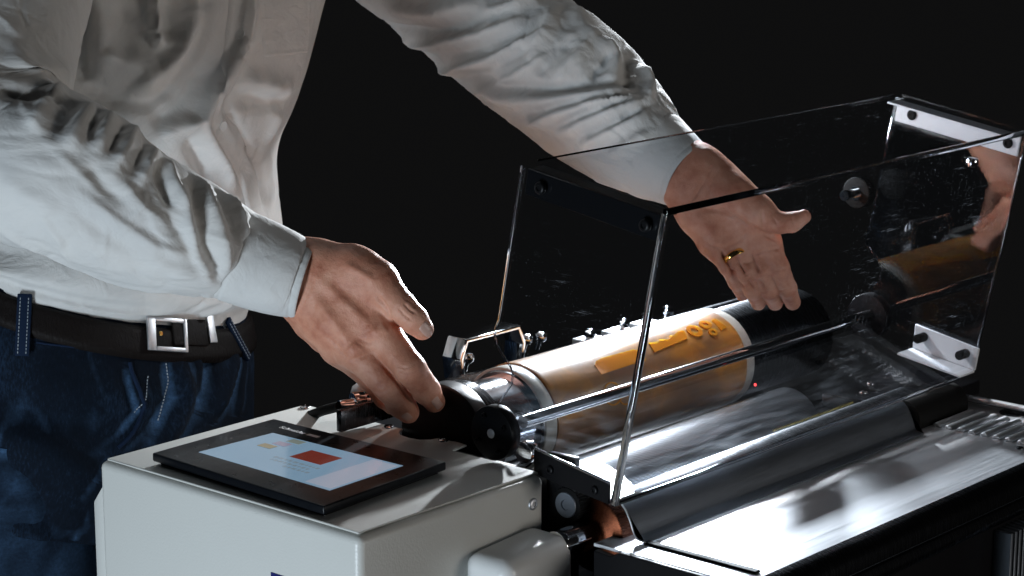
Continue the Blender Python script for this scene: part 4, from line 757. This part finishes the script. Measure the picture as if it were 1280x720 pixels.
def strip(name, V, line, halfw, off, m, parent, across=9, n=90):
    """a band of cloth along a line of rows and columns on a garment"""
    L = catmull([(r, c, 0) for r, c in line], n)[:, :2]; N = grid_normals(V); C_ = np.array([at_grid(V, N, r, c, 0) for r, c in L]); NN = np.array([at_grid(V, N, r, c, 1) for r, c in L])-C_
    for _ in range(3): NN[1:-1] = (NN[:-2]+NN[1:-1]*2+NN[2:])/4
    Tn = np.gradient(C_, axis=0); S = np.cross(Tn, NN); S /= np.linalg.norm(S, axis=1)[:, None]; prof_ = np.linspace(-1, 1, across)
    flat = V.reshape(-1, 3); nf = N.reshape(-1, 3); P = np.empty((n, across, 3))
    for i in range(n):
        for j, t in enumerate(prof_):
            q = C_[i]+S[i]*halfw*t; k = np.argmin(((flat-q)**2).sum(1)); w = q-flat[k]; q = q-nf[k]*(w@nf[k]); P[i, j] = q+nf[k]*(-.0006 if j in (0, across-1) else off+(.0005 if j in (1, across-2) else 0))
    me = bpy.data.meshes.new(name); F = [(a*across+b, a*across+b+1, a*across+across+b+1, a*across+across+b) for a in range(n-1) for b in range(across-1)]; me.from_pydata(P.reshape(-1, 3).tolist(), [], F); me.update()
    uv = me.uv_layers.new(name='UVMap'); li = np.empty(len(me.loops), int); me.loops.foreach_get('vertex_index', li)
    uv.data.foreach_set('uv', np.stack([(li % across)*.004, (li//across)*.004], 1).ravel().astype(np.float32)); return finish(name, me, m, parent, True, 0)
strip('placket', T_, [(179, 221), (165, 222), (148, 222), (136, 221), (127, 221), (117, 223), (99, 231), (84, 240), (68, 243)], .0155, .0021, M['shirt'], shirt)
NT = grid_normals(T_)
for rc in ((150, 223), (109, 225)):
    p = at_grid(T_, NT, *rc, .0013); q = at_grid(T_, NT, *rc, 1); lathe('button', [(0, .0052), (.0012, .0055), (.0020, .0050), (.0016, .0030)], p, q-p, M['white_plastic'], shirt, 24)
# jeans: hips and two legs
J_ = wrinkled(jeans_v, FOLDS_JEANS, .0018, (1.4, 6), 4.4)
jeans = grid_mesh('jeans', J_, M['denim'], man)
hipc = J_[-1].mean(0)
for s in (-1, 1):
    leg = [(hipc[0]+s*.090, hipc[1], hipc[2]+.10, .086), (hipc[0]+s*.093, hipc[1], hipc[2]-.03, .092), (hipc[0]+s*.098, hipc[1]+.005, hipc[2]-.20, .082), (hipc[0]+s*.105, hipc[1]+.01, .47, .066), (hipc[0]+s*.11, hipc[1]+.03, .30, .064), (hipc[0]+s*.115, hipc[1]+.03, .06, .062)]
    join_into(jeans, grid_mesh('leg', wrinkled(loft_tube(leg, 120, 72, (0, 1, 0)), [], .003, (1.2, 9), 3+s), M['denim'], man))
    sh = lathe('shoe', [(0, .03), (.01, .043), (.10, .045), (.20, .046), (.26, .036), (.285, .015)], (hipc[0]+s*.115, hipc[1]+.10, .046), (.05*s, -1, 0), M['leather'], man, 24)
jeans.data.shade_smooth()
NJ = grid_normals(J_)
def ring_band(name, V, rows, off0, off1, m, parent, dz=None):
    """a band worn round the hips at rows r0..r1 of the garment grid"""
    N = grid_normals(V); k = V.shape[1]; n = 12; out = []
    for a in range(n):
        t = a/(n-1); r = rows[0]+(rows[1]-rows[0])*t; o = off1-(off1-off0)*(2*t-1)**8
        P = np.array([at_grid(V, N, r, c, o) for c in range(k)])
        if dz is not None: P[:, 2] += dz
        out.append(P)
    return grid_mesh(name, np.array(out), m, parent, (False, False))
belt = ring_band('belt', jeans_v, (2, 23), .001, .0062, M['leather'], man)
# buckle, keeper loop and prong on the belt front
NB = grid_normals(jeans_v)
def at_px_grid(rc, off): return Vector(at_grid(jeans_v, NB, rc[0], rc[1], off))
b0, b1, b2 = at_px_grid((9, 159), .0075), at_px_grid((7, 165), .0075), at_px_grid((3, 169), .0075)
def frame_on(rc, off):
    p = at_px_grid(rc, off); n = (at_px_grid(rc, 1)-at_px_grid(rc, 0)).normalized(); x = (at_px_grid((rc[0], rc[1]+2), off)-at_px_grid((rc[0], rc[1]-2), off)); x = (x-n*x.dot(n)).normalized(); z = n.cross(x); x, z = (x, z) if z.z > 0 else (-x, -z); return Matrix.Translation(p)@Matrix((x, z, n)).transposed().to_4x4(), x
mt, bx = frame_on((7, 162), .0075)
bm = bmesh.new()
w2, h2, t2 = .0260, .0175, .0016
for lo, hi in (((-w2, -h2, -t2), (-w2+.0105, h2, t2)), ((w2-.004, -h2, -t2), (w2, h2, t2)), ((-w2+.0104, h2-.0045, -t2), (w2-.0039, h2, t2)), ((-w2+.0104, -h2, -t2), (w2-.0039, -h2+.0045, t2))): add_box(bm, lo, hi, .0008, 2, mt)
buckle = from_bm('buckle', bm, M['steel'], belt)
bm = bmesh.new(); add_lathe(bm, [(0, .0022), (.0012, .0026), (.0022, .0016)], mt@Vector((-w2+.016, 0, .001)), mt.to_3x3()@Vector((0, 0, 1)), 16); from_bm('prong_stud', bm, M['gold'], buckle)
mt2, _ = frame_on((1, 173), .0072)
bm = bmesh.new(); add_box(bm, (-.0055, -.0170, -.001), (.0055, .0170, .0014), .0008, 2, mt2); from_bm('keeper', bm, M['steel'], belt)
mt3, _ = frame_on((5, 167), .0064)
bm = bmesh.new(); add_box(bm, (-.024, -.0140, -.0015), (.024, .0140, .0012), .001, 2, mt3); from_bm('belt_tongue', bm, M['leather'], belt)
# belt loops, seams and stitching
def loop_on(a, b, wid):
    pa, pb = at_px_grid(a, .0078), at_px_grid(b, .0078); n = (at_px_grid(a, 1)-at_px_grid(a, 0)).normalized(); z = (pb-pa).normalized(); x = z.cross(n).normalized(); n = x.cross(z)
    m_ = Matrix.Translation(pa)@Matrix((x, z, n)).transposed().to_4x4(); bm = bmesh.new(); add_box(bm, (-wid/2, -.006, -.0028), (wid/2, (pb-pa).length+.006, .0012), .0011, 2, m_)
    o = from_bm('belt_loop', bm, M['denim_dark'], jeans); bm = bmesh.new()
    L = (pb-pa).length
    for sx in (-.28, .28):
        y = -.004
        while y < L+.003: add_box(bm, (wid*sx-.0004, y, .0011), (wid*sx+.0004, y+.0022, .0017), 0, 1, m_); y += .0036
    s = from_bm('stitching', bm, M['denim_thread'], o, False); s['kind'] = 'stuff'; return o
loop_on((32, 130), (2, 130), .0145)
loop_on((21, 185), (0, 180), .010)
def stitches(line, V=J_, off=.0007):
    L = catmull([(r, c, 0) for r, c in line], 400)[:, :2]; N = NJ; P = [Vector(at_grid(V, N, r, c, off)) for r, c in L]; bm = bmesh.new(); acc = 0; start = P[0]
    for a, b in zip(P, P[1:]):
        acc += (b-a).length
        if acc > .0034:
            d = (b-start); n = d.length
            if n > 1e-5:
                q = d.to_track_quat('Z', 'Y').to_matrix().to_4x4(); add_box(bm, (-.00045, -.00045, 0), (.00045, .00045, n*.62), 0, 1, Matrix.Translation(start)@q)
            start = b; acc = 0
    s = from_bm('stitching', bm, M['denim_thread'], jeans, False); s['kind'] = 'stuff'; return s
stitches([(20, 162), (34, 163), (47, 162), (61, 161)])
stitches([(32, 158), (48, 157), (58, 155)])
stitches([(0, 179), (9, 181), (22, 183)])
def seam(line, r=.0022):
    L = catmull([(a, b, 0) for a, b in line], 40)[:, :2]; return tube('seam', [at_grid(J_, NJ, a, b, .0003) for a, b in L], r, M['denim_dark'], jeans, 8)
seam([(25, 154), (43, 156), (53, 157), (68, 155), (79, 152)])
seam([(25, 133), (22, 143), (21, 152)], .0012)

# body: hands and forearms, with arms and trunk inside the clothes, as one skin
HN, HNF = hand_mesh(HAND_NEAR, FINGERS_NEAR, .00135)
HF, HFF = hand_mesh(HAND_FAR, FINGERS_FAR, .00135)
def smooth(V, F, it):
    for _ in range(it):
        A = np.zeros_like(V); c = np.zeros(len(V))
        for a, b in ((0, 1), (1, 2), (2, 3), (3, 0)):
            np.add.at(A, F[:, a], V[F[:, b]]); np.add.at(c, F[:, a], 1); np.add.at(A, F[:, b], V[F[:, a]]); np.add.at(c, F[:, b], 1)
        V = V*.5+.5*A/np.maximum(c, 1)[:, None]
    return V
HN, HF = smooth(HN, HNF, 2), smooth(HF, HFF, 2)
nN, nF = vnormals(HN, HNF), vnormals(HF, HFF)
HN = HN+nN*(1.4*strokes(HN, nN, CREASES_NEAR)+.0005*perlin(HN*75)+.0002*perlin(HN*230))[:, None]
HF = HF+nF*(1.3*strokes(HF, nF, CREASES_FAR)+.0005*perlin(HF*75)+.0002*perlin(HF*230))[:, None]
def trunk(P):
    c = [np.array(q[:3]) for q in NEAR]; f_ = [np.array(q[:3]) for q in FAR]; t = [np.array(q) for q in TORSO]
    d = chain_sdf(P, [(p, r_) for p, r_ in zip(c[1:], (.045, .045, .043, .043, .042, .040, .038, .034, .030, .028))], .01)
    d = smin(d, chain_sdf(P, [(p, r_) for p, r_ in zip(f_, (.048, .046, .044, .044, .042, .038, .033, .028))], .01), .02)
    for a, b in zip(t[5:], t[6:]):
        s = np.array([.72, .95, 1]); e = round_cone(P*s, a[:3]*s, b[:3]*s, a[4]*.66, b[4]*.66); d = smin(d, e, .03)
    return d
Q = np.array([q[:3] for q in NEAR+FAR+TORSO]); TV, TF_ = surface_nets(trunk, Q.min(0)-.16, Q.max(0)+.16, .011)
V_ = np.vstack([HN, HF, TV]); F__ = np.vstack([HNF, HFF+len(HN), TF_+len(HN)+len(HF)])
me = bpy.data.meshes.new('body'); me.from_pydata(V_.tolist(), [], F__.tolist()); me.update(); body = finish('body', me, M['skin'], man, True, 0)
bm = bmesh.new(); bm.from_mesh(me); bmesh.ops.recalc_face_normals(bm, faces=bm.faces); bm.to_mesh(me); bm.free(); me.shade_smooth()
def nail(V, N, tip, back, wid):
    """curved nail plate lying on the back of a finger, from its base towards the tip"""
    a, b = np.array(back), np.array(tip); pts_ = []; d = (b-a); k = np.argmin(((V-(a+b)/2)**2).sum(1)); n0 = N[k]; s = np.cross(d, n0); s /= np.linalg.norm(s); me = bpy.data.meshes.new('nail'); nu, nv = 9, 9
    for i in range(nv):
        for j in range(nu):
            u, v = j/(nu-1)*2-1, i/(nv-1); rr_ = (1-abs(v*2-1)**4)**.25 if v < .5 else 1-.12*(v-.5); q = a+d*v+s*u*wid*rr_; k = np.argmin(((V-q)**2).sum(1)); q = q-N[k]*((q-V[k])@N[k]); edge_ = i == 0 or abs(u) == 1
            pts_.append(q+N[k]*(-.0003 if edge_ else .0005))
    me.from_pydata([tuple(p) for p in pts_], [], [(i*nu+j, i*nu+j+1, i*nu+nu+j+1, i*nu+nu+j) for i in range(nv-1) for j in range(nu-1)]); me.update(); return finish('nail', me, M['nail'], body, True, 0)
nail(HN, nN, [(0.232, 0.1342, 1.0606)][0], [(0.2204, 0.1363, 1.072)][0], .0062)
nail(HN, nN, [(0.2474, 0.1379, 0.9861)][0], [(0.2321, 0.1322, 0.9995)][0], .0048)
nail(HN, nN, [(0.2285, 0.1602, 0.974)][0], [(0.2174, 0.1578, 0.9825)][0], .0045)
# wedding ring on the far hand
ra, rb_ = Vector((0.5856, 0.0498, 1.1026)), Vector((0.5836, 0.0287, 1.0791)); rc_ = ra.lerp(rb_, .42)+(Vector(cam.matrix_world.translation)-ra).normalized()*.0045; rd = (rb_-ra).normalized(); bm = bmesh.new()
uu = rd.orthogonal().normalized(); ww = rd.cross(uu); rings = []
for i in range(48):
    a = 2*math.pi*i/48; e = uu*math.cos(a)+ww*math.sin(a); rings.append([bm.verts.new(rc_+e*(.0136+.0013*math.cos(t))+rd*(.0030*math.sin(t))) for t in np.linspace(0, 2*math.pi, 10, endpoint=False)])
for i in range(48):
    for j in range(10): bm.faces.new((rings[i][j], rings[(i+1) % 48][j], rings[(i+1) % 48][(j+1) % 10], rings[i][(j+1) % 10]))
from_bm('wedding_ring', bm, M['gold'], man)
